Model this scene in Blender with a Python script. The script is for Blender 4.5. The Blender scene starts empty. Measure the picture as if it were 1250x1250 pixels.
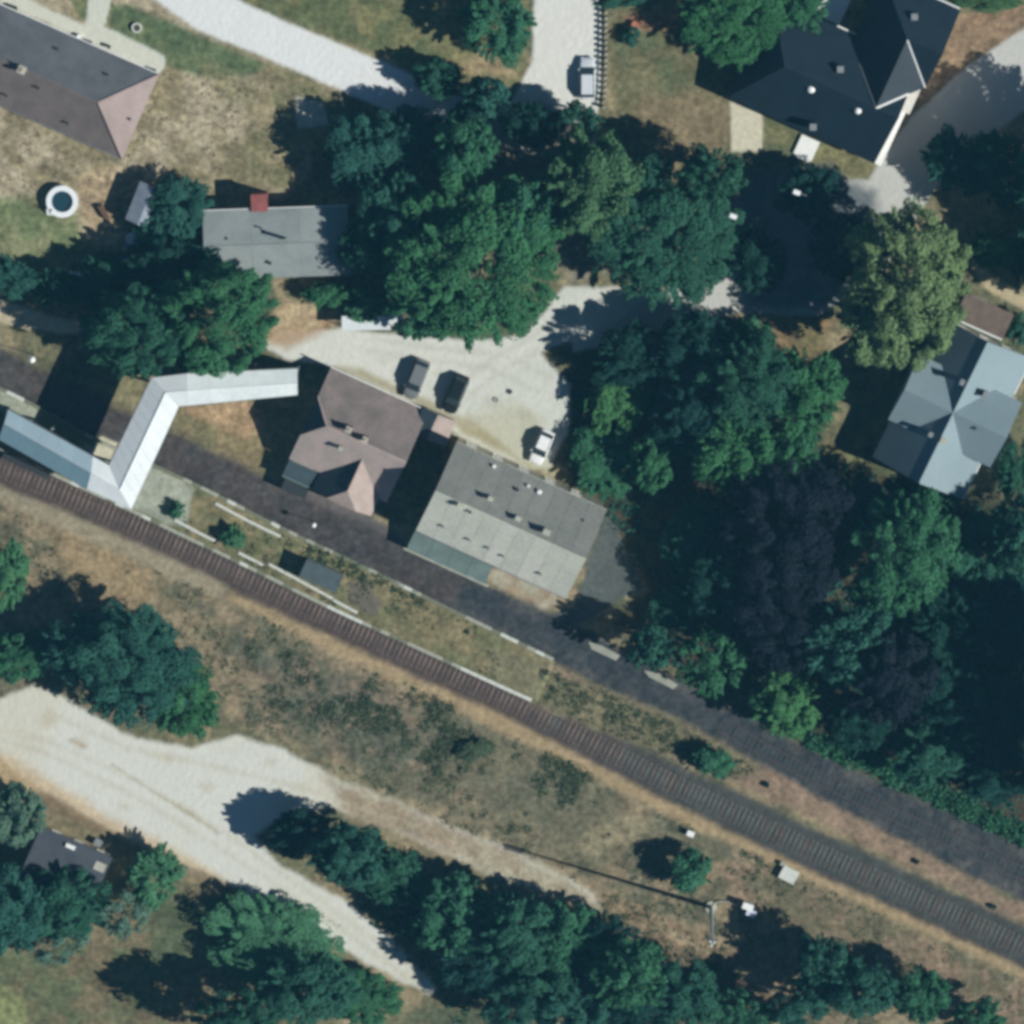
import bpy, math, random
import numpy as np

random.seed(7)
sc = bpy.context.scene
col = sc.collection

# ------------------------------------------------------------------ camera, sky, sun, exposure
DIST = 900.0
S = 0.1                                   # metres per photo pixel at the ground
LEAN = np.array([0.02, 0.165, 1.0])       # view comes from slightly north
campos = LEAN / np.linalg.norm(LEAN) * DIST
fw = -campos / DIST
rt = np.array([1.0, 0, 0]); rt = rt - rt.dot(fw) * fw; rt /= np.linalg.norm(rt)
up = np.cross(rt, fw)
cam_d = bpy.data.cameras.new('camera')
cam_d.sensor_width = 36.0
cam_d.lens = 36.0 * DIST / 125.0
cam_d.clip_start = 10.0
cam_d.clip_end = 4000.0
cam = bpy.data.objects.new('camera', cam_d)
col.objects.link(cam)
from mathutils import Matrix, Vector
cam.matrix_world = Matrix(((rt[0], up[0], -fw[0], campos[0]), (rt[1], up[1], -fw[1], campos[1]),
                           (rt[2], up[2], -fw[2], campos[2]), (0, 0, 0, 1)))
sc.camera = cam

SUN_H = np.array([0.957, -0.29]); SUN_H = SUN_H / np.linalg.norm(SUN_H)
ELEV = math.radians(37.6)
world = bpy.data.worlds.new('World'); sc.world = world
world.use_nodes = True
nt = world.node_tree
bgn = nt.nodes.get('Background') or nt.nodes.new('ShaderNodeBackground')
sky = nt.nodes.new('ShaderNodeTexSky')
sky.sky_type = 'NISHITA'
sky.sun_disc = False
sky.sun_elevation = ELEV
sky.sun_rotation = math.atan2(SUN_H[0], SUN_H[1])
sky.air_density = 0.6
sky.dust_density = 0.0
sky.ozone_density = 3.0
nt.links.new(sky.outputs[0], bgn.inputs[0])
bgn.inputs[1].default_value = 0.05
sun_d = bpy.data.lights.new('sun', 'SUN')
sun_d.energy = 5.0
sun_d.angle = math.radians(0.5)
sun_d.color = (1.0, 0.985, 0.92)
sun = bpy.data.objects.new('sun', sun_d)
col.objects.link(sun)
sdir = Vector((SUN_H[0] * math.cos(ELEV), SUN_H[1] * math.cos(ELEV), math.sin(ELEV)))
sun.rotation_euler = sdir.to_track_quat('Z', 'Y').to_euler()
sun.location = sdir * 200
sc.view_settings.view_transform = 'Standard'
sc.view_settings.look = 'None'
sc.view_settings.gamma = 1.0
sc.view_settings.use_curve_mapping = False
sc.view_settings.exposure = 0.30
sc.render.engine = 'CYCLES'
sc.cycles.filter_width = 3.8
sc.cycles.use_denoising = True
sc.cycles.max_bounces = 6


# ------------------------------------------------------------------ helpers
def W(px, py, z=0.0):
    """photo pixel + height above ground -> world point"""
    d = fw * DIST + rt * ((px - 625.0) * S) + up * ((625.0 - py) * S)
    t = (z - campos[2]) / d[2]
    p = campos + d * t
    return np.array([p[0], p[1], z])


def to_px(P):
    r = P - campos
    k = DIST / (r @ fw)
    return 625.0 + (r @ rt) * k / S, 625.0 - (r @ up) * k / S


def lin(c):
    c = c / 255.0
    return c / 12.92 if c <= 0.04045 else ((c + 0.055) / 1.055) ** 2.4


K = 1.22


def A(r, g, b, k=1.0):
    """albedo that shows as this sRGB value when a level surface lies in the sun"""
    return tuple(min(0.85, lin(v) / K * k) for v in (r, g, b))


def frac_noise(x, y, seed):
    xi = np.floor(x).astype(np.int64); yi = np.floor(y).astype(np.int64)
    fx = x - xi; fy = y - yi
    fx = fx * fx * (3 - 2 * fx); fy = fy * fy * (3 - 2 * fy)

    def h(i, j):
        n = (i * 374761393 + j * 668265263 + seed * 974711) & 0x7fffffff
        n = ((n ^ (n >> 13)) * 1274126177) & 0x7fffffff
        n = n ^ (n >> 16)
        return (n & 0xffff) / 65535.0
    a = h(xi, yi); b = h(xi + 1, yi); c = h(xi, yi + 1); d = h(xi + 1, yi + 1)
    return (a * (1 - fx) + b * fx) * (1 - fy) + (c * (1 - fx) + d * fx) * fy


def fbm(x, y, scale, seed, octaves=4):
    v = np.zeros_like(x); amp = 0.5; tot = 0
    for o in range(octaves):
        v += amp * frac_noise(x / scale, y / scale, seed + o * 17)
        tot += amp; amp *= 0.55; scale *= 0.5
    return v / tot


class MB:
    def __init__(s):
        s.v = []; s.f = []

    def poly(s, pts):
        i = len(s.v); s.v += [tuple(map(float, p)) for p in pts]; s.f.append(tuple(range(i, i + len(pts))))

    def prism(s, pts, vec):
        """closed solid: polygon pts swept by vec"""
        i = len(s.v); n = len(pts)
        s.v += [tuple(map(float, p)) for p in pts]
        s.v += [tuple(float(p[k]) + float(vec[k]) for k in range(3)) for p in pts]
        s.f.append(tuple(range(i, i + n)))
        s.f.append(tuple(reversed(range(i + n, i + 2 * n))))
        for k in range(n):
            a = i + k; b = i + (k + 1) % n
            s.f.append((b, a, a + n, b + n))

    def box(s, F, u0, u1, v0, v1, z0, z1):
        pts = [F(u0, v0, z0), F(u1, v0, z0), F(u1, v1, z0), F(u0, v1, z0)]
        s.prism(pts, (0, 0, z1 - z0))

    def tube(s, p, q, r0, r1=None, n=8):
        r1 = r0 if r1 is None else r1
        p = np.array(p, float); q = np.array(q, float)
        d = q - p; d /= np.linalg.norm(d)
        a = np.array([1.0, 0, 0]) if abs(d[0]) < 0.8 else np.array([0, 1.0, 0])
        e1 = np.cross(d, a); e1 /= np.linalg.norm(e1); e2 = np.cross(d, e1)
        i = len(s.v)
        for c, r in ((p, r0), (q, r1)):
            for k in range(n):
                t = 2 * math.pi * k / n
                s.v.append(tuple(c + e1 * math.cos(t) * r + e2 * math.sin(t) * r))
        for k in range(n):
            k2 = (k + 1) % n
            s.f.append((i + k, i + k2, i + n + k2, i + n + k))
        s.f.append(tuple(reversed(range(i, i + n)))); s.f.append(tuple(range(i + n, i + 2 * n)))

    def lathe(s, c, prof, n=20):
        i = len(s.v); m = len(prof)
        for (r, z) in prof:
            for k in range(n):
                t = 2 * math.pi * k / n
                s.v.append((c[0] + r * math.cos(t), c[1] + r * math.sin(t), c[2] + z))
        for j in range(m - 1):
            for k in range(n):
                k2 = (k + 1) % n
                s.f.append((i + j * n + k, i + j * n + k2, i + (j + 1) * n + k2, i + (j + 1) * n + k))

    def mesh(s, name, mat=None, origin=(0, 0, 0), fix=True):
        me = bpy.data.meshes.new(name)
        o = origin
        me.from_pydata([(a - o[0], b - o[1], c - o[2]) for a, b, c in s.v], [], s.f)
        if fix:
            import bmesh
            bm = bmesh.new(); bm.from_mesh(me)
            bmesh.ops.recalc_face_normals(bm, faces=bm.faces[:])
            bm.to_mesh(me); bm.free()
        if mat: me.materials.append(mat)
        me.update()
        return me


def root_of(o):
    x = y = z = 0.0
    while o is not None:
        x += o.location[0]; y += o.location[1]; z += o.location[2]; o = o.parent
    return (x, y, z)


def thing(name, label, cat, loc, group=None):
    o = bpy.data.objects.new(name, None); col.objects.link(o)
    o.location = loc; o.empty_display_size = 0.5
    o['label'] = label; o['category'] = cat
    if group: o['group'] = group
    return o


def part(name, mb, mat, parent, label=None):
    me = mb.mesh(name, mat, root_of(parent))
    o = bpy.data.objects.new(name, me); col.objects.link(o); o.parent = parent
    if label: o['label'] = label
    return o


def single(name, mb, mat, label, cat, loc, group=None):
    me = mb.mesh(name, mat, loc)
    o = bpy.data.objects.new(name, me); col.objects.link(o); o.location = loc
    o['label'] = label; o['category'] = cat
    if group: o['group'] = group
    return o


def frame(px, py, z, deg):
    """local frame: u along the railway (right-down in the photo), v across (down-left), metres"""
    o = W(px, py, z); t = math.radians(deg)
    c, s_ = math.cos(t), math.sin(t)

    def F(u, v, zz):
        return (o[0] + u * c - v * s_, o[1] - u * s_ - v * c, zz)
    return F


# ------------------------------------------------------------------ materials
def material(name, c1, c2=None, scale=1.0, rough=0.85, fine=8.0, bump=0.0, metallic=0.0, amount=0.25, spec=0.3, stretch=None, distort=0.0):
    m = bpy.data.materials.new(name); m.use_nodes = True
    n = m.node_tree; L = n.links
    b = n.nodes['Principled BSDF']
    tc = n.nodes.new('ShaderNodeTexCoord')
    mp = n.nodes.new('ShaderNodeMapping')
    L.new(tc.outputs['Object'], mp.inputs[0])
    if stretch: mp.inputs['Scale'].default_value = stretch
    t1 = n.nodes.new('ShaderNodeTexNoise'); t1.inputs['Scale'].default_value = scale; t1.inputs['Detail'].default_value = 5
    t1.inputs['Distortion'].default_value = distort
    L.new(mp.outputs[0], t1.inputs['Vector'])
    cr = n.nodes.new('ShaderNodeValToRGB')
    cr.color_ramp.elements[0].position = 0.35; cr.color_ramp.elements[1].position = 0.65
    c2 = c2 or tuple(v * 0.8 for v in c1)
    cr.color_ramp.elements[0].color = (*c1, 1); cr.color_ramp.elements[1].color = (*c2, 1)
    L.new(t1.outputs['Fac'], cr.inputs[0])
    t2 = n.nodes.new('ShaderNodeTexNoise'); t2.inputs['Scale'].default_value = fine; t2.inputs['Detail'].default_value = 3
    L.new(mp.outputs[0], t2.inputs['Vector'])
    mr = n.nodes.new('ShaderNodeMapRange')
    mr.inputs[1].default_value = 0.3; mr.inputs[2].default_value = 0.7
    mr.inputs[3].default_value = 1 - amount; mr.inputs[4].default_value = 1 + amount
    L.new(t2.outputs['Fac'], mr.inputs[0])
    mx = n.nodes.new('ShaderNodeVectorMath'); mx.operation = 'SCALE'
    L.new(cr.outputs[0], mx.inputs[0]); L.new(mr.outputs[0], mx.inputs['Scale'])
    L.new(mx.outputs[0], b.inputs['Base Color'])
    b.inputs['Roughness'].default_value = rough
    b.inputs['Metallic'].default_value = metallic
    b.inputs['Specular IOR Level'].default_value = spec
    if bump:
        bp = n.nodes.new('ShaderNodeBump'); bp.inputs['Strength'].default_value = bump; bp.inputs['Distance'].default_value = 0.05
        L.new(t2.outputs['Fac'], bp.inputs['Height']); L.new(bp.outputs[0], b.inputs['Normal'])
    return m


def plain(name, c, rough=0.5, metallic=0.0, spec=0.5):
    return material(name, c, tuple(v * 0.93 for v in c), 2.0, rough, 12, 0, metallic, 0.05, spec)


M = {}
M['white_wall'] = material('white_render', (.62, .60, .55), (.55, .53, .48), .8, .9, 6, .2, amount=.08)
M['cream_wall'] = material('cream_render', (.5, .45, .36), (.44, .4, .33), .8, .9, 6, .2, amount=.08)
M['brick'] = material('brick_wall', (.26, .11, .08), (.2, .09, .07), 3, .9, 14, .3, amount=.2)
M['red_roof'] = material('red_porch_roof', A(158, 92, 88), A(138, 80, 76), 1.5, .85, 10, .3, amount=.15)
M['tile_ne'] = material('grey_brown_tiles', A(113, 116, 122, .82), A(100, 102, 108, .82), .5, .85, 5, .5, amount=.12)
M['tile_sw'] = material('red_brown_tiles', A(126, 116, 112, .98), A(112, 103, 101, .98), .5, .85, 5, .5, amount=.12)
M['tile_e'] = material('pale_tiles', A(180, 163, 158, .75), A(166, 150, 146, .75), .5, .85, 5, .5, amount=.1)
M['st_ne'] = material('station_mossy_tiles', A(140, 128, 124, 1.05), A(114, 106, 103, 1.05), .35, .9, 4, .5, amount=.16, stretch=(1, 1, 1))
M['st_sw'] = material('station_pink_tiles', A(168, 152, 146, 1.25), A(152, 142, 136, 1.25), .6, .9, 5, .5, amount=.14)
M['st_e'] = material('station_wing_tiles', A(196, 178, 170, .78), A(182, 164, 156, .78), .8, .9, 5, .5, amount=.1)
M['annex_and_shade'] = material('bitumen_and_west_shade', A(70, 86, 94), A(60, 75, 84), .8, .8, 6, .2, amount=.12)  # annex bitumen; also paints the shade on west-facing station slopes
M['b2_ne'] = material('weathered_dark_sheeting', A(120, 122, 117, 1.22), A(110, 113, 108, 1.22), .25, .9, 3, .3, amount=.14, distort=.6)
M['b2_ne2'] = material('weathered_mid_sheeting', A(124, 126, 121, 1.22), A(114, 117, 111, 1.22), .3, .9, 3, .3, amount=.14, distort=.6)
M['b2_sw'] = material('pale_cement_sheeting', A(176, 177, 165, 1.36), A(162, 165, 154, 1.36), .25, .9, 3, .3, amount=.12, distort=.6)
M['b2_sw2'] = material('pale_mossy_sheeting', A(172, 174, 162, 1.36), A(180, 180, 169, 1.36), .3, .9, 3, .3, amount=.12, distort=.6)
M['lean_green'] = material('green_lean_to_roof', A(112, 130, 126, 1.05), A(100, 118, 114, 1.05), .6, .8, 4, .2, amount=.1)
M['h2'] = material('grey_felt_roof', A(146, 154, 153), A(132, 140, 139), .2, .85, 3, .2, amount=.08, distort=.8)
M['h2b'] = material('grey_felt_roof_light', A(150, 158, 156), A(140, 148, 146), .25, .85, 3, .2, amount=.08, distort=.8)
M['h3'] = material('pale_metal_roof', A(144, 164, 172, .78), A(135, 156, 164, .78), .15, .6, 3, .05, amount=.05)
M['h4'] = material('dark_slate', A(31, 50, 64, .85), A(26, 43, 55, .85), .5, .6, 6, .2, amount=.15)
M['white_trim'] = plain('white_trim', (.75, .76, .74), .6)
M['fb_roof'] = material('white_sheet_roof', (.62, .655, .665), (.57, .61, .615), .35, .55, 2, 0, amount=.05)
M['fb_roof_w'] = material('pale_grey_sheet_roof', (.60, .64, .65), (.56, .60, .61), .4, .55, 3, 0, amount=.03)
M['fb_stair'] = material('white_stair_roof', (.50, .545, .55), (.45, .49, .495), .35, .6, 2, 0, amount=.06)
M['fb_blue'] = material('pale_blue_stair_roof', (.50, .64, .69), (.46, .59, .645), .4, .6, 3, 0, amount=.04)
M['fb_blue_shade'] = material('shaded_blue_stair_roof', (.27, .42, .47), (.25, .39, .44), .4, .6, 3, 0, amount=.05)  # darker copy of the blue roof: shade of the south slope painted in
M['steel'] = material('grey_steel', (.25, .27, .28), (.2, .22, .23), 2, .55, 10, 0, .3, .1)
M['dark'] = plain('dark_paint', (.02, .025, .028), .6)
M['glass'] = plain('window_glass', (.03, .045, .055), .12, 0, .6)
M['rail'] = material('rusty_rail', (.085, .068, .06), (.11, .09, .08), 2, .6, 10, 0, .2, .2)
M['sleeper'] = material('concrete_sleeper', A(138, 122, 113), A(112, 99, 92), .35, .95, 8, .2, amount=.2)
M['sleeper_pale'] = material('pale_concrete_sleeper', A(116, 119, 114), A(90, 95, 92), .25, .95, 8, .2, amount=.2)
M['sleeper_dark'] = material('dark_timber_sleeper', A(72, 77, 80), A(64, 68, 72), 1, .95, 8, .2, amount=.2)
M['slab'] = material('platform_edge_concrete', A(176, 178, 164), A(150, 152, 138), .6, .9, 6, .2, amount=.18)
M['slab_white'] = material('whitewashed_concrete', A(214, 218, 210), A(196, 200, 190), .6, .9, 6, .2, amount=.1)
M['slab_old'] = material('mossy_concrete', A(128, 130, 112), A(108, 114, 96), .6, .95, 6, .2, amount=.2)
M['concrete'] = material('concrete', A(186, 186, 172), A(168, 168, 154), .6, .9, 6, .2, amount=.1)
M['wood'] = material('brown_timber', (.16, .09, .06), (.12, .07, .05), 2, .9, 12, .2, amount=.2)
M['brown_roof'] = material('brown_felt_roof', A(120, 104, 92), A(104, 92, 84), .8, .9, 6, .2, amount=.14)
M['shed_roof'] = material('blue_grey_shed_roof', A(150, 160, 172), A(134, 144, 158), .8, .8, 5, .2, amount=.1)
M['dark_flat'] = material('dark_grey_flat_roof', A(78, 84, 92), A(68, 74, 82), .5, .85, 5, .2, amount=.1)
M['shelter'] = material('shelter_roof_felt', A(84, 98, 100), A(74, 86, 90), .8, .8, 5, .2, amount=.1)
M['bark'] = material('bark', (.09, .07, .055), (.06, .05, .04), 3, .95, 12, .5, amount=.3)
M['pool_wall'] = plain('white_pool_liner', (.75, .78, .8), .4)
M['water'] = plain('dark_pool_water', (.018, .05, .07), .08, 0, .6)
M['car_silver'] = plain('silver_car_paint', (.62, .66, .70), .3, .1, .6)
M['car_white'] = plain('white_car_paint', (.78, .79, .8), .3, 0, .6)
M['car_black'] = plain('black_car_paint', (.012, .016, .017), .25, 0, .5)
M['car_grey'] = plain('dark_grey_car_paint', (.20, .215, .225), .25, .2, .6)
M['tyre'] = plain('tyre_rubber', (.015, .015, .015), .9)
M['rim'] = plain('wheel_rim', (.4, .41, .42), .35, .8)
M['lamp'] = plain('headlamp_glass', (.6, .62, .65), .1)
M['taillamp'] = plain('tail_lamp_red', (.35, .02, .02), .2)
M['globe'] = plain('white_lamp_globe', (.8, .81, .8), .3)
M['blue'] = plain('blue_plastic', (.05, .17, .42), .5)
M['terracotta'] = material('terracotta', (.4, .17, .1), (.34, .14, .09), 3, .9, 8, .2)

# tiled roofs get courses: fine relief only


def leaf_material(name, base, trans=0.25, spread=0.24):
    m = bpy.data.materials.new(name); m.use_nodes = True
    n = m.node_tree; L = n.links
    for x in list(n.nodes): n.nodes.remove(x)
    out = n.nodes.new('ShaderNodeOutputMaterial')
    at = n.nodes.new('ShaderNodeAttribute'); at.attribute_name = 'tint'
    oi = n.nodes.new('ShaderNodeObjectInfo')
    hsv = n.nodes.new('ShaderNodeHueSaturation')
    hsv.inputs['Color'].default_value = (*base, 1)
    mr = n.nodes.new('ShaderNodeMapRange'); mr.inputs[3].default_value = .478; mr.inputs[4].default_value = .522
    L.new(oi.outputs['Random'], mr.inputs[0]); L.new(mr.outputs[0], hsv.inputs['Hue'])
    mv = n.nodes.new('ShaderNodeMapRange'); mv.inputs[3].default_value = 1 - spread; mv.inputs[4].default_value = 1 + spread
    L.new(at.outputs['Fac'], mv.inputs[0]); L.new(mv.outputs[0], hsv.inputs['Value'])
    d = n.nodes.new('ShaderNodeBsdfDiffuse'); t = n.nodes.new('ShaderNodeBsdfTranslucent'); mx = n.nodes.new('ShaderNodeMixShader')
    L.new(hsv.outputs[0], d.inputs[0]); L.new(hsv.outputs[0], t.inputs[0])
    mx.inputs[0].default_value = trans
    L.new(d.outputs[0], mx.inputs[1]); L.new(t.outputs[0], mx.inputs[2]); L.new(mx.outputs[0], out.inputs[0])
    return m


LEAF = {
    'mid': leaf_material('green_leaves', (.055, .172, .090)),
    'dark': leaf_material('dark_teal_leaves', (.040, .126, .090)),
    'yellow': leaf_material('yellow_green_leaves', (.170, .250, .115)),
    'olive': leaf_material('olive_green_leaves', (.080, .170, .085)),
    'fresh': leaf_material('fresh_green_leaves', (.082, .220, .105)),
    'deep': leaf_material('deep_green_shade_leaves', (.020, .066, .056)),  # dark foliage that also paints shade into dim crowns
    'copper': leaf_material('copper_leaves', (.017, .024, .034)),
    'silver': leaf_material('silver_leaves', (.120, .215, .160)),
    'weed': leaf_material('weed_leaves', (.130, .165, .095)),
    'dry': leaf_material('dry_grass_blades', (.20, .19, .115)),
    'scrub': leaf_material('scrub_leaves', (.085, .125, .075)),
}

# ------------------------------------------------------------------ ground: one relief sheet split by surface
STEP = 0.25
N = 601
xs = (np.arange(N) - (N - 1) / 2) * STEP
GX, GY = np.meshgrid(xs, xs, indexing='xy')
P = np.stack([GX.ravel(), GY.ravel(), np.zeros(N * N)], 1)
PXf, PYf = to_px(P)


def sdist(pts, x=None, y=None):
    """signed pixel distance, positive inside"""
    x = PXf if x is None else x; y = PYf if y is None else y
    inside = np.zeros(x.shape, bool); d2 = np.full(x.shape, 1e12)
    n = len(pts)
    for i in range(n):
        x0, y0 = pts[i]; x1, y1 = pts[(i + 1) % n]
        dx, dy = x1 - x0, y1 - y0
        t = np.clip(((x - x0) * dx + (y - y0) * dy) / (dx * dx + dy * dy + 1e-9), 0, 1)
        d2 = np.minimum(d2, (x - x0 - t * dx) ** 2 + (y - y0 - t * dy) ** 2)
        c = ((y0 > y) != (y1 > y))
        with np.errstate(divide='ignore', invalid='ignore'):
            xi = (x1 - x0) * (y - y0) / (y1 - y0 + 1e-12) + x0
        inside ^= c & (x < xi)
    d = np.sqrt(d2)
    return np.where(inside, d, -d)


def band(line, width):
    """polygon of given half-widths around a polyline"""
    L = []; R = []
    for i, p in enumerate(line):
        a = line[max(0, i - 1)]; b = line[min(len(line) - 1, i + 1)]
        dx, dy = b[0] - a[0], b[1] - a[1]; l = math.hypot(dx, dy)
        w = width if not isinstance(width, (list, tuple)) else width[i]
        L.append((p[0] - dy / l * w, p[1] + dx / l * w)); R.append((p[0] + dy / l * w, p[1] - dx / l * w))
    return L + R[::-1]


nz1 = fbm(PXf, PYf, 60, 3); nz2 = fbm(PXf, PYf, 18, 11); nz3 = fbm(PXf, PYf, 140, 29); nz4 = fbm(PXf, PYf, 9, 41, 3)
edge_n = (fbm(PXf, PYf, 26, 51) - .5) * 2


def st(v, a, b):
    t = np.clip((v - a) / (b - a), 0, 1); return t * t * (3 - 2 * t)


def mixc(base, c, w):
    return base * (1 - w[:, None]) + np.array(c)[None, :] * w[:, None]


dry = A(156, 142, 112); tan = A(178, 166, 141); green = A(92, 108, 78); dkgreen = A(70, 88, 68); brown = A(122, 106, 88)
COLR = np.tile(np.array(A(112, 110, 84)), (N * N, 1))
COLR = mixc(COLR, dry, st(nz1 + (nz2 - .5) * .5, .45, .62) * .8)
COLR = mixc(COLR, A(82, 92, 72), st(nz3 + (nz2 - .5) * .6, .5, .66) * .8)
MOT = np.full(N * N, 1.0)
HGT = (nz2 - .5) * .10
CLS = np.zeros(N * N, int)
CNAMES = ['ground']


def region(pts, c, soft=4, amp=4, obj=None, mott=None, strength=1.0, c2=None, h=None, hsoft=None, vary=None):
    d = sdist(pts) + edge_n * amp
    w = st(d, -soft, soft) * strength
    global COLR, MOT, HGT
    if c is not None:
        cc = np.tile(np.array(c), (N * N, 1))
        if c2 is not None:
            f = (nz1 * .5 + nz2 * .5) if vary is None else vary
            cc = mixc(cc, c2, st(f, .40, .60))
        COLR = COLR * (1 - w[:, None]) + cc * w[:, None]
    if mott is not None: MOT = MOT * (1 - w) + mott * w
    if h is not None:
        hw = st(d, -(hsoft or soft), (hsoft or soft)); HGT = HGT * (1 - hw) + h * hw
    if obj:
        if obj not in CNAMES: CNAMES.append(obj)
        CLS[w > .5] = CNAMES.index(obj)
    elif obj is None and c is not None and mott is None:
        pass


# --- grass and bare areas
region([(-150, -150), (430, -150), (430, 100), (360, 235), (250, 265), (150, 300), (-150, 300)], tan, 10, 10, c2=A(142, 132, 104), strength=.9)
region([(300, 130), (360, 60), (420, 110), (350, 230), (300, 215)], A(140, 128, 96), 14, 12, c2=A(110, 112, 80), strength=.7)
region([(134, 4), (165, 8), (260, 50), (330, 80), (300, 95), (232, 92), (195, 76), (130, 32)], green, 5, 4, c2=A(104, 116, 84))
region([(230, 70), (300, 90), (330, 120), (280, 130)], A(122, 118, 88), 10, 8, strength=.6)
region([(66, -40), (125, -40), (107, 24), (98, 24)], green, 3, 2, c2=A(120, 122, 86))
region([(-150, 232), (60, 245), (98, 262), (110, 300), (95, 345), (-150, 350)], A(112, 124, 88), 12, 8, c2=A(132, 134, 100))
region([(95, 215), (150, 200), (140, 285), (100, 300)], A(176, 154, 124), 10, 8, strength=.8)
region([(290, -150), (650, -150), (640, 110), (500, 88), (280, 0)], A(128, 124, 88), 8, 8, c2=A(100, 108, 76))
region([(380, 40), (520, 88), (600, 60), (640, 95), (560, 90), (480, 78)], A(168, 148, 116), 8, 6, strength=.8)
region([(748, -100), (905, -100), (900, 120), (872, 190), (810, 215), (750, 130)], A(98, 106, 78), 8, 6, c2=A(116, 112, 84))
region([(790, 120), (860, 110), (895, 135), (880, 195), (815, 210), (760, 160)], A(134, 120, 94), 14, 10, strength=.9)
region([(760, 18), (800, 8), (850, 20), (830, 40), (765, 38)], A(150, 112, 90), 6, 6, strength=.85)
region([(925, 140), (1068, 200), (1050, 225), (930, 170)], A(126, 122, 88), 4, 4, c2=A(104, 108, 78))
region([(1165, 20), (1260, 0), (1260, 40), (1190, 75), (1120, 130), (1070, 195), (1068, 190), (1110, 110)], A(148, 124, 100), 5, 4, c2=A(130, 112, 90))
region([(900, 385), (1020, 390), (1005, 440), (940, 440), (905, 420)], A(150, 122, 92), 10, 8, c2=A(120, 112, 80))
region([(985, 530), (1060, 555), (1140, 590), (1180, 620), (1080, 600), (1010, 590)], A(124, 116, 84), 8, 6, c2=A(100, 106, 76))
# forest floor on the right
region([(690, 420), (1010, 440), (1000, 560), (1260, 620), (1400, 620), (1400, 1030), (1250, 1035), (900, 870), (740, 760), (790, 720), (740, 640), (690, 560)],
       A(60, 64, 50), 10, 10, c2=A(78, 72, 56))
# scrub south of the line
scrub = [(-150, 560), (160, 660), (400, 780), (650, 900), (850, 1000), (1000, 1080), (1250, 1200), (1400, 1270), (1400, 1400), (900, 1400), (720, 1090), (560, 1010), (340, 900), (280, 880), (-150, 850)]
region(scrub, A(144, 130, 105), 10, 8, c2=A(108, 106, 86), vary=nz1 * .4 + nz2 * .6)
region([(60, 640), (160, 660), (200, 740), (90, 730)], A(158, 138, 106), 14, 12, strength=.8)
region([(290, 780), (480, 850), (560, 930), (480, 940), (330, 880)], A(118, 106, 94), 20, 18, strength=.7, c2=A(88, 94, 80))
region([(560, 860), (760, 960), (740, 1060), (600, 1010), (500, 900)], A(90, 98, 82), 24, 20, strength=.7, c2=A(118, 112, 90))
region([(690, 1030), (780, 990), (800, 1005), (720, 1050)], A(150, 140, 112), 8, 8, strength=.7)
region([(860, 1040), (1000, 1085), (1260, 1210), (1260, 1280), (1080, 1190), (900, 1110)], A(137, 118, 99), 12, 10, strength=.85, c2=A(112, 106, 84))
region([(780, 1120), (900, 1160), (1000, 1240), (900, 1250), (760, 1150)], A(122, 104, 86), 12, 10, strength=.8)
region(band([(725, 1098), (790, 1122), (870, 1160), (950, 1205), (1030, 1262), (1100, 1300)], [12, 13, 13, 12, 12, 12]), A(140, 122, 98), 8, 6, strength=.85)
region(band([(800, 1130), (900, 1182), (1000, 1245)], 3), A(164, 152, 126), 4, 3, strength=.6)
# lower left field
region([(-150, 1140), (100, 1130), (200, 1080), (280, 1085), (310, 1100), (260, 1200), (230, 1400), (-150, 1400)], A(118, 108, 84), 8, 6, c2=A(100, 106, 78))
region([(180, 1095), (300, 1095), (240, 1190), (190, 1180)], A(84, 98, 74), 14, 10, strength=.7)
region([(-150, 1200), (10, 1205), (32, 1225), (36, 1300), (-150, 1300)], A(128, 134, 92), 4, 3)
# --- top: lane, paths
PALE = A(214, 216, 204); SAND = A(212, 213, 204)
region([(148, -30), (250, -30), (300, 5), (505, 92), (560, 118), (640, 130), (700, 150), (760, 190), (700, 200), (540, 165), (400, 103), (240, 36)], A(226, 228, 226), 2.5, 2, 'lane', .08, h=0.02)
region([(655, -150), (728, -150), (733, 0), (735, 60), (732, 130), (720, 165), (640, 150), (622, 128), (650, 70)], A(221, 221, 214), 3, 3, 'lane', .08, h=0.02)
region([(112, -40), (146, -40), (128, 32), (200, 68), (202, 76), (196, 90), (185, 88), (80, 38), (0, 2), (-150, -65), (-150, -100), (0, -20), (60, 12), (104, 30)], A(208, 210, 196), 1.5, 1.5, 'footpath', .12, h=0.03)
region([(184, 88), (80, 41), (-100, -40), (-100, -33), (80, 48), (184, 94)], A(186, 182, 166), 2, 2, strength=.8)
region([(362, 118), (396, 126), (402, 152), (362, 158)], A(188, 186, 170), 2, 2, 'concrete_pad', .4, h=0.04)
region([(891, 124), (931, 138), (930, 185), (893, 185)], A(206, 200, 178), 1.5, 1, 'garden_path', .3, h=0.03)
# street through the trees
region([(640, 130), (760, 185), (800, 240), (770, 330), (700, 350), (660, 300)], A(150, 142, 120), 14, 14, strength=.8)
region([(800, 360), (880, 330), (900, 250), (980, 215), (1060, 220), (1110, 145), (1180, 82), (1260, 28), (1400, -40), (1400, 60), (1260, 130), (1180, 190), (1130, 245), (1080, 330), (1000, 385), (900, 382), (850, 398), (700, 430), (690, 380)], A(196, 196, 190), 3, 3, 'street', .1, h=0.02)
region([(885, 245), (930, 205), (1010, 205), (1066, 235), (1075, 300), (1010, 380), (915, 375), (900, 330)], A(104, 112, 116), 10, 10, None, .3, c2=A(124, 130, 132))  # tree shade painted into the street colour
region([(660, 130), (760, 190), (790, 240), (760, 330), (700, 340), (640, 250), (540, 160)], A(120, 118, 106), 12, 10, None, .5, strength=.8)  # grove ground darkened in colour to stand for the shade above it
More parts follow.
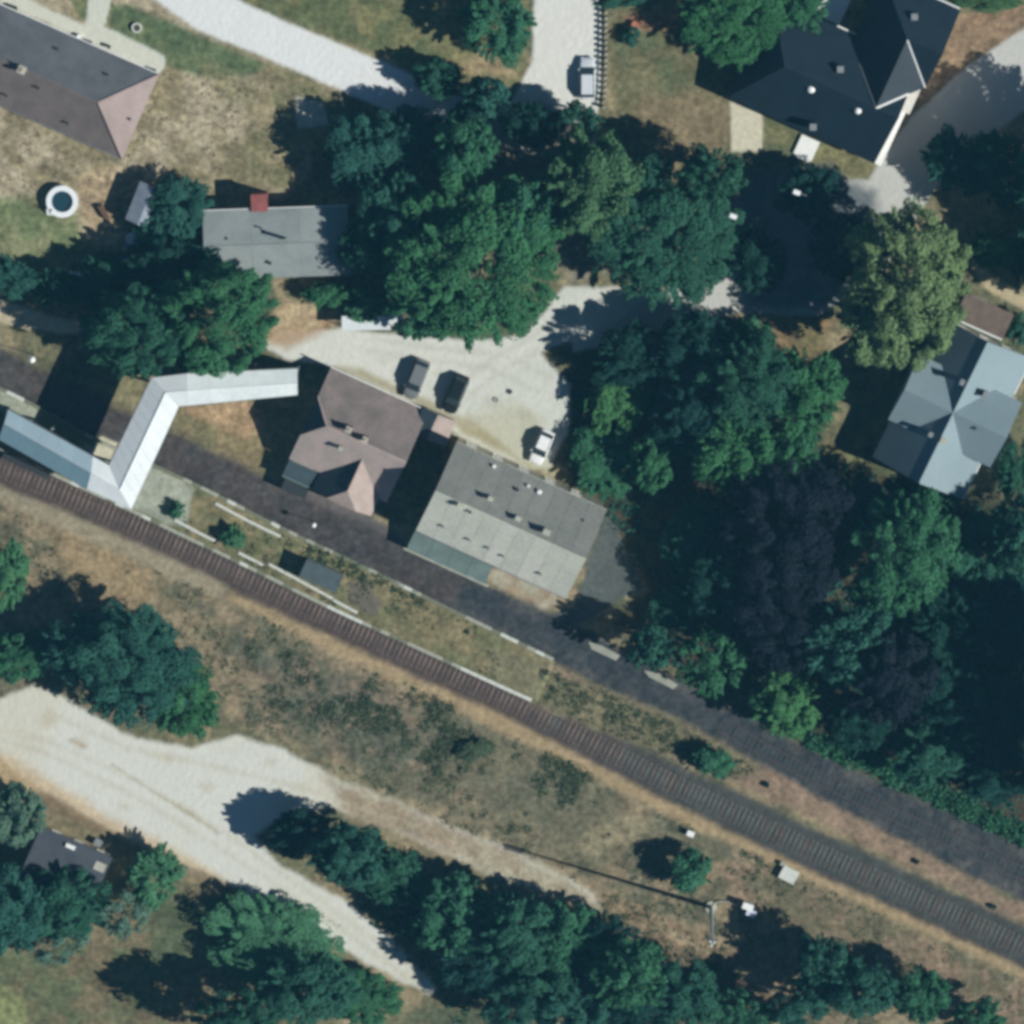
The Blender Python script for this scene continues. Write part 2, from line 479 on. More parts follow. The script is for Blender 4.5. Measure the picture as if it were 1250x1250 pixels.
region([(1172, 300), (1185, 300), (1215, 340), (1260, 362), (1260, 385), (1240, 372), (1200, 350)], A(186, 172, 140), 3, 3, 'garden_path', .4)
# forecourt
region([(318, 420), (340, 405), (420, 400), (560, 415), (640, 410), (690, 350), (800, 350), (760, 390), (660, 430), (695, 470), (695, 525), (670, 570), (640, 572), (575, 540), (500, 495), (410, 448), (350, 440)], A(206, 209, 199), 3, 3, 'forecourt', .12, h=0.02, c2=A(214, 215, 206), vary=nz3)
region([(318, 415), (345, 365), (415, 375), (410, 400), (350, 425)], A(178, 150, 118), 8, 6, strength=.9, c2=A(190, 170, 136))
region([(560, 525), (620, 490), (660, 510), (670, 575), (640, 572)], A(186, 182, 152), 14, 10, strength=.6)
region([(410, 448), (520, 500), (580, 535), (665, 580), (650, 572), (600, 530), (520, 486), (440, 450)], A(158, 148, 110), 5, 5, strength=.75)
for ln in ([(440, 425), (520, 440), (600, 450), (660, 480)], [(450, 412), (530, 425), (610, 432), (675, 462)], [(560, 470), (600, 440), (650, 410), (690, 380)], [(575, 480), (618, 450), (664, 424), (700, 396)]):
    region(band(ln, 3), A(186, 184, 168), 5, 4, None, .2, strength=.45)
for x_, y_, r_ in ((470, 440, 8), (600, 488, 9), (535, 455, 7), (640, 505, 10), (575, 515, 12)):
    region([(x_ + r_ * math.cos(k), y_ + r_ * .7 * math.sin(k)) for k in (0, 1.05, 2.1, 3.14, 4.2, 5.24)], A(176, 172, 150), 6, 5, None, .3, strength=.45)
# yard east of the grey building
region([(738, 628), (750, 640), (786, 718), (760, 730), (705, 765), (660, 752), (700, 740)], A(88, 94, 92), 2, 2, 'yard', .5, h=0.03)
region([(505, 655), (600, 712), (665, 748), (705, 725), (700, 715), (640, 700), (540, 650)], A(176, 172, 152), 3, 3, 'loading_strip', .5, c2=A(160, 142, 116))
region([(345, 583), (470, 640), (505, 672), (505, 684), (340, 604)], A(112, 106, 104), 2, 2, 'station_pavement', .5, h=0.05)
region([(318, 480), (350, 500), (350, 600), (200, 530), (215, 500)], A(144, 130, 98), 8, 6, c2=A(124, 118, 88))
region([(222, 498), (310, 490), (320, 520), (300, 540)], A(176, 148, 116), 6, 6, strength=.8)
region([(190, 440), (140, 470), (125, 500), (170, 520)], A(130, 124, 94), 6, 6)
region([(-150, 330), (-50, 352), (0, 366), (60, 384), (112, 398), (104, 410), (50, 404), (0, 394), (-60, 378), (-150, 352)], A(196, 184, 156), 3, 3, 'garden_path', .4)
# --- railway
CL = [(-140, 514), (-60, 546), (10, 575), (80, 604), (208, 661), (286, 698), (386, 746), (501, 800), (636, 863), (687, 888), (759, 926), (836, 965), (900, 995), (969, 1028), (1053, 1067), (1125, 1099), (1203, 1135), (1250, 1157), (1320, 1190), (1400, 1228)]
SIDING = [(-140, 395), (0, 452), (60, 484), (130, 520), (200, 550), (280, 586), (365, 632), (450, 671), (560, 727), (675, 778), (720, 800), (800, 845), (880, 885), (960, 930), (1040, 970), (1130, 1012), (1250, 1067), (1330, 1103), (1400, 1136)]
region(band(SIDING, [25, 24, 23, 23, 23, 23, 24, 24, 26, 27, 27, 26, 26, 28, 29, 30, 30, 30, 30]), A(60, 65, 69), 5, 4, 'ballast_bed', .9, h=.06, c2=A(82, 82, 81), vary=nz2 * .6 + nz4 * .4)
region(band(SIDING[:9], [30] * 9), A(88, 76, 71), 12, 6, strength=.55, c2=A(74, 70, 70))
region(band(SIDING[8:], 13), A(60, 65, 70), 7, 5, strength=.7)
region(band([(p[0] - 2, p[1] + 8) for p in CL], 26), A(96, 86, 78), 6, 5, 'ballast_bed', .9, h=.05, c2=A(80, 74, 68), vary=nz2)
region(band(CL, 19), A(86, 74, 70), 4, 2, 'ballast_bed', .6, h=.16, hsoft=6)
region(band([(p[0] + 1, p[1] - 3) for p in CL[7:]], 23), A(74, 77, 75), 5, 3, None, .6, strength=.95 * st(PXf + (nz2 - .5) * 120, 560, 900))
region(band([(p[0] - 11, p[1] + 27) for p in CL[:6]], [9, 9, 9, 10, 10, 10]), A(158, 148, 124), 5, 4, None, .6, strength=.9)
region(band([(p[0] - 11, p[1] + 27) for p in CL[5:]], [7, 8, 9, 10, 9, 8, 8, 7, 6, 6, 6, 6, 6, 6, 6]), A(172, 152, 118), 5, 4, None, .6, strength=.9)
region([(600, 760 + 40), (690, 815), (720, 835), (830, 880), (930, 935), (1250, 1105), (1400, 1170), (1400, 1190), (1250, 1130), (1000, 1005), (830, 925), (650, 862)], A(134, 117, 99), 5, 4, None, .9, c2=A(146, 126, 106))
region([(655, 815), (720, 835), (830, 880), (930, 935), (900, 950), (830, 925), (650, 862)], A(120, 116, 90), 8, 6, None, 1, c2=A(100, 104, 78), strength=.8)
# lower left sand
region([(-150, 858), (0, 850), (40, 838), (75, 850), (130, 885), (180, 905), (235, 912), (290, 897), (345, 915), (400, 945), (480, 975), (560, 1012), (640, 1045), (725, 1090), (735, 1110), (640, 1082), (560, 1050), (470, 1010), (400, 985), (340, 1000), (310, 1020), (345, 1058), (420, 1098), (480, 1148), (530, 1205), (528, 1216), (420, 1160), (300, 1090), (262, 1078), (210, 1058), (140, 1020), (60, 972), (0, 930), (-150, 860 + 70)],
       A(213, 214, 205), 4, 5, 'sandy_track', .1, h=0.0, c2=A(209, 207, 192), vary=nz3)
region([(400, 950), (480, 975), (640, 1045), (735, 1095), (735, 1115), (640, 1085), (560, 1052), (470, 1015), (420, 1000)], A(168, 158, 132), 14, 8, None, .8, c2=A(150, 132, 106), strength=.9)
region([(-150, 900), (0, 915), (60, 950), (150, 1005), (220, 1040), (280, 1075), (260, 1082), (200, 1060), (60, 980), (-150, 950)], A(198, 172, 134), 8, 6, None, .5, strength=.75)
region([(40, 965), (60, 968), (140, 1015), (215, 1052), (300, 1085), (295, 1092), (205, 1063), (130, 1028), (60, 990)], A(120, 104, 82), 4, 3, None, .6, strength=.8)
region(band([(135, 932), (180, 962), (235, 995), (268, 1018)], 1.6), A(158, 146, 116), 2.2, 1.5, None, .4, strength=.75)
region(band([(85, 903), (105, 912)], 2), A(160, 136, 104), 3, 2, None, .4, strength=.7)
for ln in ([(-60, 875), (60, 905), (170, 955), (280, 1020), (420, 1120), (520, 1195)], [(-60, 888), (60, 920), (165, 972), (275, 1040), (415, 1132), (515, 1206)], [(60, 870), (160, 915), (260, 935), (380, 965), (480, 1000)]):
    region(band(ln, 3), A(190, 182, 158), 5, 5, None, .2, strength=.4)
for x_, y_, r_ in ((95, 905, 10), (200, 925, 8), (60, 880, 12), (250, 960, 9), (330, 930, 11), (150, 985, 10)):
    region([(x_ + r_ * math.cos(k), y_ + r_ * .6 * math.sin(k)) for k in (0, 1.05, 2.1, 3.14, 4.2, 5.24)], A(186, 174, 146), 7, 6, None, .3, strength=.4)
region([(50, 985), (150, 1030), (140, 1050), (50, 1012)], A(128, 118, 92), 4, 4)
# --- platform
PN = [(-140, 410), (0, 474), (50, 499), (110, 535), (195, 571), (270, 607), (345, 646), (440, 690), (560, 749), (677, 806)]
PSE = [(-140, 490), (0, 549), (60, 577), (150, 618), (205, 645), (300, 690), (400, 741), (500, 786), (600, 833), (654, 857)]
PLAT = PN + PSE[::-1]
dpl = sdist(PLAT)
region(PLAT, A(134, 124, 94), .6, 0, 'platform', .9, h=.55, hsoft=1.0, c2=A(112, 112, 82))
region([(-140, 410), (0, 474), (50, 499), (45, 525), (0, 500), (-140, 440)], A(160, 164, 146), 2, 2, None, .5)
region([(100, 540), (190, 570), (238, 594), (228, 640), (205, 640), (150, 614)], A(164, 168, 152), 2, 3, None, .5, c2=A(150, 156, 140))
region([(123, 532), (144, 541), (132, 566), (108, 556)], A(206, 202, 176), 1.5, 1, None, .4)
region([(425, 712), (448, 708), (466, 738), (455, 752), (425, 735)], A(112, 106, 94), 3, 3, None, .6)
region([(595, 790), (672, 810), (652, 852), (600, 826)], A(126, 122, 98), 6, 4, None, .8, strength=.7)

# mown and wind-combed streaks in the dry grass
ca, sa = math.cos(math.radians(62)), math.sin(math.radians(62))
strk = fbm((PXf * ca - PYf * sa) * 1.0, (PXf * sa + PYf * ca) * .16, 9, 91, 4)
sw_ = st(sdist([(-150, 0), (60, 30), (420, 105), (355, 235), (150, 300), (-150, 300)]), -15, 15) * (CLS == 0)
sw_ = np.maximum(sw_, st(sdist([(-150, 1130), (100, 1130), (300, 1090), (260, 1300), (-150, 1300)]), -15, 15) * (CLS == 0))
COLR *= (1 + (strk - .5)[:, None] * .7 * sw_[:, None])
# fade relief to zero at the sheet's rim
rim = np.minimum.reduce([GX.ravel() - xs[0], xs[-1] - GX.ravel(), GY.ravel() - xs[0], xs[-1] - GY.ravel()])
HGT *= st(rim, 0, 3)
COLR *= (0.80 + .40 * nz4)[:, None] ** (MOT[:, None])


def ground_h(x, y):
    i = int(round((x - xs[0]) / STEP)); j = int(round((y - xs[0]) / STEP))
    if 0 <= i < N and 0 <= j < N: return float(HGT[j * N + i])
    return 0.0


gm = bpy.data.materials.new('ground_surface'); gm.use_nodes = True
n = gm.node_tree; L = n.links; b = n.nodes['Principled BSDF']
at = n.nodes.new('ShaderNodeAttribute'); at.attribute_name = 'surface'
tc = n.nodes.new('ShaderNodeTexCoord')
acc = None
for scl, lo, hi in ((1.4, .70, 1.30), (4.0, .80, 1.20), (0.35, .80, 1.20)):
    t = n.nodes.new('ShaderNodeTexNoise'); t.inputs['Scale'].default_value = scl; t.inputs['Detail'].default_value = 4
    L.new(tc.outputs['Object'], t.inputs['Vector'])
    mr = n.nodes.new('ShaderNodeMapRange'); mr.inputs[1].default_value = .3; mr.inputs[2].default_value = .7
    mr.inputs[3].default_value = lo; mr.inputs[4].default_value = hi
    L.new(t.outputs['Fac'], mr.inputs[0])
    if acc is None: acc = mr.outputs[0]
    else:
        mm = n.nodes.new('ShaderNodeMath'); mm.operation = 'MULTIPLY'
        L.new(acc, mm.inputs[0]); L.new(mr.outputs[0], mm.inputs[1]); acc = mm.outputs[0]
mixf = n.nodes.new('ShaderNodeMix'); mixf.data_type = 'FLOAT'
L.new(at.outputs['Alpha'], mixf.inputs[0]); mixf.inputs[2].default_value = 1.0; L.new(acc, mixf.inputs[3])
vm = n.nodes.new('ShaderNodeVectorMath'); vm.operation = 'SCALE'
L.new(at.outputs['Color'], vm.inputs[0]); L.new(mixf.outputs[0], vm.inputs['Scale'])
L.new(vm.outputs[0], b.inputs['Base Color']); b.inputs['Roughness'].default_value = .95; b.inputs['Specular IOR Level'].default_value = .1
bp = n.nodes.new('ShaderNodeBump'); bp.inputs['Strength'].default_value = .35; bp.inputs['Distance'].default_value = .12
L.new(t.outputs['Fac'], bp.inputs['Height']); L.new(acc, bp.inputs['Height']); L.new(bp.outputs[0], b.inputs['Normal'])

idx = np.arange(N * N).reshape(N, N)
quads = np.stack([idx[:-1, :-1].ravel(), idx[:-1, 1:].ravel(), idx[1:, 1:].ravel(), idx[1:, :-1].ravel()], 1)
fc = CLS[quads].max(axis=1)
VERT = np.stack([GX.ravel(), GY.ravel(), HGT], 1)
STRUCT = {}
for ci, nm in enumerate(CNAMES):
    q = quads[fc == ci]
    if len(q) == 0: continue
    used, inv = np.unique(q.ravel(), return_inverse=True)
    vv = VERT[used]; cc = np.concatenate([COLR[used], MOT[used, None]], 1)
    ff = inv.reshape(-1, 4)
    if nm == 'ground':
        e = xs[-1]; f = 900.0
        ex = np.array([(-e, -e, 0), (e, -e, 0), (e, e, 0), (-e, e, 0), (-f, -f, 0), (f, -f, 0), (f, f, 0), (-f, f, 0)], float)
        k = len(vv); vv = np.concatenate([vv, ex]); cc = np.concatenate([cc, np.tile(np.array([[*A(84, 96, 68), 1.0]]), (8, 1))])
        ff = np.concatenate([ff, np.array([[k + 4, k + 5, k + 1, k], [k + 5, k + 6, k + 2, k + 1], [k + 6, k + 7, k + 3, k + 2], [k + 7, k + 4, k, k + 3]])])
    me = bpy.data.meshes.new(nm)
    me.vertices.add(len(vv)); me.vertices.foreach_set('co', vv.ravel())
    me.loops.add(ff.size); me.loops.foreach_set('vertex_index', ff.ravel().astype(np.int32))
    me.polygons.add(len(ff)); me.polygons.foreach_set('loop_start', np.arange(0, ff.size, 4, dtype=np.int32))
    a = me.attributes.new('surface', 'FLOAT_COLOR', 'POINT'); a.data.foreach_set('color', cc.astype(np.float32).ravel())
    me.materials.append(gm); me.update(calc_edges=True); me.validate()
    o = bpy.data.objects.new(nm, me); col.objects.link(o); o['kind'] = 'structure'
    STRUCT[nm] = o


# ------------------------------------------------------------------ railway track
def resample(line, step):
    """line of world xy points -> (point, tangent) every step metres"""
    pts = [np.array(p, float) for p in line]
    # smooth
    for _ in range(3):
        q = [pts[0]]
        for a_, b_ in zip(pts[:-1], pts[1:]): q += [a_ * .75 + b_ * .25, a_ * .25 + b_ * .75]
        q.append(pts[-1]); pts = q
    d = [0]
    for a_, b_ in zip(pts[:-1], pts[1:]): d.append(d[-1] + np.linalg.norm(b_ - a_))
    out = []; s_ = 0; k = 0
    while s_ < d[-1]:
        while d[k + 1] < s_: k += 1
        t = (s_ - d[k]) / (d[k + 1] - d[k] + 1e-9)
        tg = pts[k + 1] - pts[k]; tg = tg / np.linalg.norm(tg)
        out.append((pts[k] * (1 - t) + pts[k + 1] * t, tg)); s_ += step
    return out


def rail_sweep(samples, off, z):
    mb = MB(); prof = [(-.07, 0), (-.07, .02), (-.015, .05), (-.035, .14), (.035, .14), (.015, .05), (.07, .02), (.07, 0)]
    prof = [(-.07, 0), (-.036, .15), (.036, .15), (.07, 0)]
    m = len(prof)
    for p, t in samples:
        nn = np.array([-t[1], t[0]])
        for (a_, h_) in prof:
            q = p + nn * (off + a_); mb.v.append((q[0], q[1], z + h_))
    for i in range(len(samples) - 1):
        for k in range(m - 1):
            mb.f.append((i * m + k, i * m + k + 1, (i + 1) * m + k + 1, (i + 1) * m + k))
    return mb


def sleeper_mesh(name, mat):
    mb = MB()
    F0 = lambda u, v, z: (u, v, z)
    prof = [(-.13, 0), (-.10, .12), (.10, .12), (.13, 0)]
    mb.prism([(a_, -1.28, z_) for a_, z_ in prof], (0, 2.56, 0))
    return mb.mesh(name, mat)


def track(line_px, name, label, cat, z, sm, step=.65):
    wp = [W(x, y, z)[:2] for x, y in line_px]
    sam = resample(wp, step)
    c = sam[len(sam) // 2][0]
    t = thing(name, label, cat, (c[0], c[1], 0))
    for off in (-.75, .75): part('rail', rail_sweep(sam, off, z + .04), M['rail'], t)
    for i, (p, tg) in enumerate(sam):
        px, py = to_px(np.array([[p[0], p[1], z]]))
        if px[0] < -25 or px[0] > 1275: continue
        o = bpy.data.objects.new('sleeper', sm(px[0])); col.objects.link(o); o.parent = t
        o.location = (p[0] - c[0], p[1] - c[1], z - .06 + random.uniform(-.035, .02))
        o.rotation_euler = (0, 0, math.atan2(tg[1], tg[0]) + random.uniform(-.02, .02))
    return t


M['sleeper_mid'] = material('stained_concrete_sleeper', A(118, 106, 99), A(94, 85, 80), .6, .95, 8, .2, amount=.25)
SM = [sleeper_mesh('sleeper', M['sleeper']), sleeper_mesh('sleeper_pale', M['sleeper_pale']), sleeper_mesh('sleeper_dark', M['sleeper_dark']), sleeper_mesh('sleeper_mid', M['sleeper_mid'])]
track(CL, 'railway_track', 'long single railway track on concrete sleepers passing south of the island platform', 'railway track', .16,
      lambda x: SM[3] if random.random() < .3 else (SM[1] if random.random() < st(np.array([x]), 600, 900)[0] else SM[0]))
track(SIDING[12:], 'railway_track', 'dull dark disused track on the wide ballast strip beside the woodland', 'railway track', .04, lambda x: SM[2])

# platform edge slabs: parts of the platform
PLo = STRUCT['platform']


def slab_mesh(name, w, l, h, mat):
    mb = MB(); mb.prism([(-l / 2, -w / 2, -h), (l / 2, -w / 2, -h), (l / 2, w / 2, -h), (-l / 2, w / 2, -h)], (0, 0, h)); return mb.mesh(name, mat)


SLAB = [slab_mesh('edge_slab', .42, 1.16, .62, M[k]) for k in ('slab', 'slab_white', 'slab_old')]
for ln, side in ((PN, 0), (PSE, 1)):
    for p, tg in resample([W(x, y, .55)[:2] for x, y in ln], 1.2):
        px, py = to_px(np.array([[p[0], p[1], .55]])); px = px[0]
        if px < -20: continue
        if side == 0: k = 1 if random.random() < .12 else (2 if random.random() < .6 else 0)
        else: k = 1 if (560 < px < 650 or 395 < px < 440 or random.random() < .2) else (2 if random.random() < .3 else 0)
        o = bpy.data.objects.new('edge_slab', SLAB[k]); col.objects.link(o); o.parent = PLo
        o.location = (p[0], p[1], .60 + random.uniform(-.01, .02)); o.rotation_euler = (0, 0, math.atan2(tg[1], tg[0]) + random.uniform(-.015, .015))
WS = slab_mesh('kerb_stone', .34, 1.1, .5, M['slab_white'])
for ln in ([(268, 617), (305, 637), (345, 656)], [(218, 637), (240, 649), (262, 660)], [(296, 677), (322, 690)], [(333, 691), (370, 711), (403, 729)], [(412, 735), (440, 750)], [(385, 687), (408, 698)]):
    for p, tg in resample([W(x, y, .6)[:2] for x, y in ln], 1.12):
        o = bpy.data.objects.new('kerb_stone', WS); col.objects.link(o); o.parent = PLo
        o.location = (p[0], p[1], .68 + random.uniform(-.02, .03)); o.rotation_euler = (0, 0, math.atan2(tg[1], tg[0]) + random.uniform(-.03, .03))


# ------------------------------------------------------------------ building helpers
def slope(root, pts, mat, name='roof_slope', th=.16, label=None):
    mb = MB(); mb.prism(pts, (0, 0, -th)); return part(name, mb, mat, root, label)


def lerp(a_, b_, t): return tuple(a_[k] * (1 - t) + b_[k] * t for k in range(3))


def sheets(root, a_, b_, c_, d_, nu, nv, mats, th=.05, gap=.03, name='roof_sheet', lift=.012, deck_mat=None):
    """eave a->b, ridge d->c: rows and columns of separate sheets on a thin deck"""
    lu = math.dist(a_, b_); lv = math.dist(a_, d_)
    for i in range(nu):
        for j in range(nv):
            u0 = i / nu + gap / 2 / lu; u1 = (i + 1) / nu - gap / 2 / lu
            v0 = j / nv + gap / 2 / lv; v1 = (j + 1) / nv - gap / 2 / lv
            q = [lerp(lerp(a_, b_, u), lerp(d_, c_, u), v) for u, v in ((u0, v0), (u1, v0), (u1, v1), (u0, v1))]
            dz = random.uniform(0, lift)
            mb = MB(); mb.prism([(p[0], p[1], p[2] + dz) for p in q], (0, 0, -th))
            part(name, mb, random.choice(mats), root)
    deck = [(p[0], p[1], p[2] - th - .01) for p in (a_, b_, c_, d_)]
    mb = MB(); mb.prism(deck, (0, 0, -.08)); part('roof_deck', mb, deck_mat or mats[0], root)


def cap(root, p, q, mat, r=.13, name='ridge_cap'):
    mb = MB(); mb.tube((p[0], p[1], p[2] + .02), (q[0], q[1], q[2] + .02), r, None, 6); return part(name, mb, mat, root)


def window(root, F, u, v, z, facing, w=1.1, h=1.3):
    """facing: 'v-' north-east side, 'v+' south-west side, 'u-' or 'u+' ends"""
    s_ = -1 if facing[1] == '-' else 1

    def bx(a0, a1, d0, d1, z0, z1):
        mb = MB()
        if facing[0] == 'v': mb.box(F, u + a0, u + a1, v + s_ * d0, v + s_ * d1, z0, z1)
        else: mb.box(F, u + s_ * d0, u + s_ * d1, v + a0, v + a1, z0, z1)
        return mb
    fr = MB()
    for a0, a1, z0, z1 in ((-w / 2, -w / 2 + .08, z, z + h), (w / 2 - .08, w / 2, z, z + h), (-w / 2 + .08, w / 2 - .08, z, z + .08), (-w / 2 + .08, w / 2 - .08, z + h - .08, z + h), (-.03, .03, z + .08, z + h - .08)):
        m_ = bx(a0, a1, -.04, .05, z0, z1); k = len(fr.v); fr.v += m_.v; fr.f += [tuple(i + k for i in f_) for f_ in m_.f]
    o = part('window', fr, M['white_trim'], root)
    part('pane', bx(-w / 2 + .06, w / 2 - .06, -.03, .01, z + .06, z + h - .06), M['glass'], o)
    part('sill', bx(-w / 2 - .08, w / 2 + .08, -.02, .14, z - .08, z - .005), M['concrete'], o)
    return o


def door(root, F, u, v, facing, w=1.0, h=2.1, mat=None):
    s_ = -1 if facing[1] == '-' else 1

    def bx(a0, a1, d0, d1, z0, z1):
        mb = MB()
        if facing[0] == 'v': mb.box(F, u + a0, u + a1, v + s_ * d0, v + s_ * d1, z0, z1)
        else: mb.box(F, u + s_ * d0, u + s_ * d1, v + a0, v + a1, z0, z1)
        return mb
    o = part('door', bx(-w / 2, w / 2, -.05, .05, .03, h), mat or M['wood'], root)
    part('handle', bx(w / 2 - .16, w / 2 - .08, .05, .11, 1.0, 1.1), M['steel'], o)
    return o


def chimney(root, F, u, v, z0, z1, a_=.35, b_=.35, mat=None, pots=1, capm=None):
    mb = MB(); mb.box(F, u - a_, u + a_, v - b_, v + b_, z0, z1)
    o = part('chimney', mb, mat or M['brick'], root)
    mb = MB(); mb.box(F, u - a_ - .06, u + a_ + .06, v - b_ - .06, v + b_ + .06, z1 + .002, z1 + .12)
    part('chimney_cap', mb, capm or M['concrete'], o)
    for k in range(pots):
        c = F(u, v + (k - (pots - 1) / 2) * .3, z1 + .1); mb = MB(); mb.tube(c, (c[0], c[1], c[2] + .3), .11, .09, 8)
        part('chimney_pot', mb, M['terracotta'] if capm is None else capm, o)
    return o


def vent(root, F, u, v, z, h=.5, r=.11, mat=None):
    c = F(u, v, z); mb = MB(); mb.tube((c[0], c[1], c[2] - .3), (c[0], c[1], c[2] + h), r, None, 8)
    mb.tube((c[0], c[1], c[2] + h + .003), (c[0], c[1], c[2] + h + .08), r * 1.6, r * 1.2, 8)
    return part('roof_vent', mb, mat or M['steel'], root)


TH = 24.7

# ------------------------------------------------------------------ hipped house, upper left
F = frame(194, 91, 3.0, 24.0)
h1 = thing('house', 'long house with hipped grey and red-brown tiled roof at the top left edge', 'house', F(-12, 5.5, 0))
Lh, Dh, zr = 32.0, 11.2, 6.7
rid0 = F(-5.3, Dh / 2, zr); rid1 = F(-Lh, Dh / 2, zr)
slope(h1, [F(0, 0, 3), rid0, rid1, F(-Lh, 0, 3)], M['tile_ne'])
slope(h1, [F(0, Dh, 3), F(-Lh, Dh, 3), rid1, rid0], M['tile_sw'])
slope(h1, [F(0, 0, 3), F(0, Dh, 3), rid0], M['tile_e'])
cap(h1, rid0, rid1, M['tile_sw']); cap(h1, rid0, F(0, 0, 3.02), M['tile_e']); cap(h1, rid0, F(0, Dh, 3.02), M['tile_e'])
mb = MB(); mb.box(F, -Lh + .3, -.5, .5, Dh - .5, -.3, 2.83); part('wall', mb, M['white_wall'], h1)
for side, vv in (('v-', 0), ('v+', Dh)):
    mb = MB(); p, q = F(-Lh, vv + (-.06 if vv == 0 else .06), 2.92), F(0, vv + (-.06 if vv == 0 else .06), 2.92); mb.tube(p, q, .07, None, 6); part('gutter', mb, M['white_trim'] if vv == 0 else M['steel'], h1)
for u in (-3, -6.5, -10.5, -14.5, -18.5): window(h1, F, u, .5, .95, 'v-'); window(h1, F, u, Dh - .5, .95, 'v+')
door(h1, F, -8.5, .5, 'v-')
for v in (3.5, 7.5): window(h1, F, -.5, v, .95, 'u+')
zN = lambda v: 3 + 3.7 * min(v, Dh - v) / (Dh / 2)
for px_, py_ in ((70, 60), (131, 91), (158, 146), (82, 151), (7, 117), (48, 106)):
    o = W(px_, py_, 4.7); w0 = W(194, 91, 3.0); dx, dy = o[0] - w0[0], o[1] - w0[1]; t = math.radians(24.0)
    u = dx * math.cos(t) - dy * math.sin(t); v = -dx * math.sin(t) - dy * math.cos(t)
    z_ = zN(v) if u < -5.3 else min(zN(v), 3 + 3.7 * (-u) / 5.3)
    vent(h1, F, u, v, z_, .45, .12, M['dark'])
chimney(h1, F, -15.2, 5.6, 5.6, 7.7, .45, .4, M['white_wall'], 2)
mb = MB(); mb.box(F, -18.9, -16.6, Dh - .2, Dh + .9, 2.2, 2.32); part('awning', mb, M['terracotta'], h1)
mb = MB(); mb.box(F, -19.2, -16.4, Dh + .905, Dh + 1.1, .0, 2.3); part('awning_end', mb, M['white_trim'], h1)

# ------------------------------------------------------------------ grey felt-roofed house
F = frame(247, 258, 3.4, -2.0)
h2 = thing('house', 'house with plain low grey roof and a red porch under the big trees', 'house', F(8.8, 4.3, 0))
U2, V2 = 17.6, 8.4
Z2 = lambda v: 3.4 + .75 * (1 - abs(v - V2 / 2) / (V2 / 2))
sheets(h2, F(0, 0, 3.4), F(U2, 0, 3.4), F(U2, V2 / 2, 4.15), F(0, V2 / 2, 4.15), 3, 1, [M['h2'], M['h2b']], gap=.02)
sheets(h2, F(U2, V2, 3.4), F(0, V2, 3.4), F(0, V2 / 2, 4.15), F(U2, V2 / 2, 4.15), 3, 1, [M['h2'], M['h2b']], gap=.02)
cap(h2, F(0, V2 / 2, 4.15), F(U2, V2 / 2, 4.15), M['h2'], .07)
mb = MB(); mb.box(F, .3, U2 - .3, .35, V2 - .35, -.3, 3.2)
part('wall', mb, M['cream_wall'], h2)
for e in (.3, U2 - .5):
    mb = MB(); mb.prism([F(e, .36, 3.2), F(e, V2 - .36, 3.2), F(e, V2 / 2, 3.98)], np.array(F(e + .2, 0, 0)) - np.array(F(e, 0, 0))); part('gable', mb, M['cream_wall'], h2)
mb = MB(); mb.box(F, -.05, U2 + .05, -.14, -.03, 3.26, 3.38); part('gutter', mb, M['white_trim'], h2)
for u in (2.5, 10, 14): window(h2, F, u, .35, 1.0, 'v-'); window(h2, F, u, V2 - .35, 1.0, 'v+')
mb = MB(); mb.box(F, 6.05, 7.85, -1.75, .2, -.2, 3.5); po = part('porch', mb, M['brick'], h2)
mb = MB(); mb.box(F, 5.95, 7.95, -1.85, .25, 3.52, 3.72); part('porch_roof', mb, M['red_roof'], po)
chimney(h2, F, 9.95, 3.6, 3.7, 6.0, .16, .16, M['steel'], 0, M['steel'])
vent(h2, F, 7.0, 2.2, Z2(2.2), .5, .1, M['dark']); vent(h2, F, 7.9, 6.5, Z2(6.5), .35, .16, M['dark']); vent(h2, F, 3.0, 3.4, Z2(3.4), .2, .12)

# ------------------------------------------------------------------ station building
F = frame(404, 448, 2.7, TH)
stn = thing('station_building', 'old station house with half-hipped brown and pinkish tiled roofs beside the forecourt', 'station', F(6.5, 7, 0))
E0, R0 = 2.7, 6.9
Us, Vs, hm = 13.0, 12.4, 6.2
zs = lambda v: R0 - (R0 - E0) * abs(v - hm) / hm
a1, a2 = 3.6, 8.8   # half hip extent in v
hz = zs(a1)
slope(stn, [F(0, 0, E0), F(0, a1, hz), F(2.4, hm, R0), F(Us, hm, R0), F(Us, 0, E0)], M['st_ne'])
wz = 5.4; wu, ww = 8.05, 3.95
slope(stn, [F(0, Vs, E0), F(Us, Vs, E0), F(Us, hm, R0), F(2.4, hm, R0), F(0, a2, hz)], M['st_sw'])
slope(stn, [F(0, a1, hz), F(0, a2, hz), F(2.4, hm, R0)], M['annex_and_shade'], 'half_hip')  # west shade painted as a dark roof colour
mb = MB(); mb.prism([F(Us - .44, a1 + .2, hz - .3), F(Us - .44, hm, R0 - .25), F(Us - .44, a2 - .2, hz - .3)], np.array(F(-.4, 0, 0)) - np.array(F(0, 0, 0))); part('gable', mb, M['cream_wall'], stn)
cap(stn, F(2.4, hm, R0), F(Us, hm, R0), M['st_sw'], .15)
for a_, b_ in (((2.4, hm, R0), (0, a1, hz)), ((2.4, hm, R0), (0, a2, hz))): cap(stn, F(*a_), F(*b_), M['st_sw'], .11, 'hip_cap')
mb = MB(); prof = [(.4, -.3), (.4, E0 - .05), (a1 + .2, hz - .22), (a2 - .2, hz - .22), (Vs - .4, E0 - .05), (Vs - .4, -.3)]
mb.prism([F(.45, v, z) for v, z in prof], np.array(F(Us - .45, 0, 0)) - np.array(F(.45, 0, 0))); part('wall', mb, M['cream_wall'], stn)
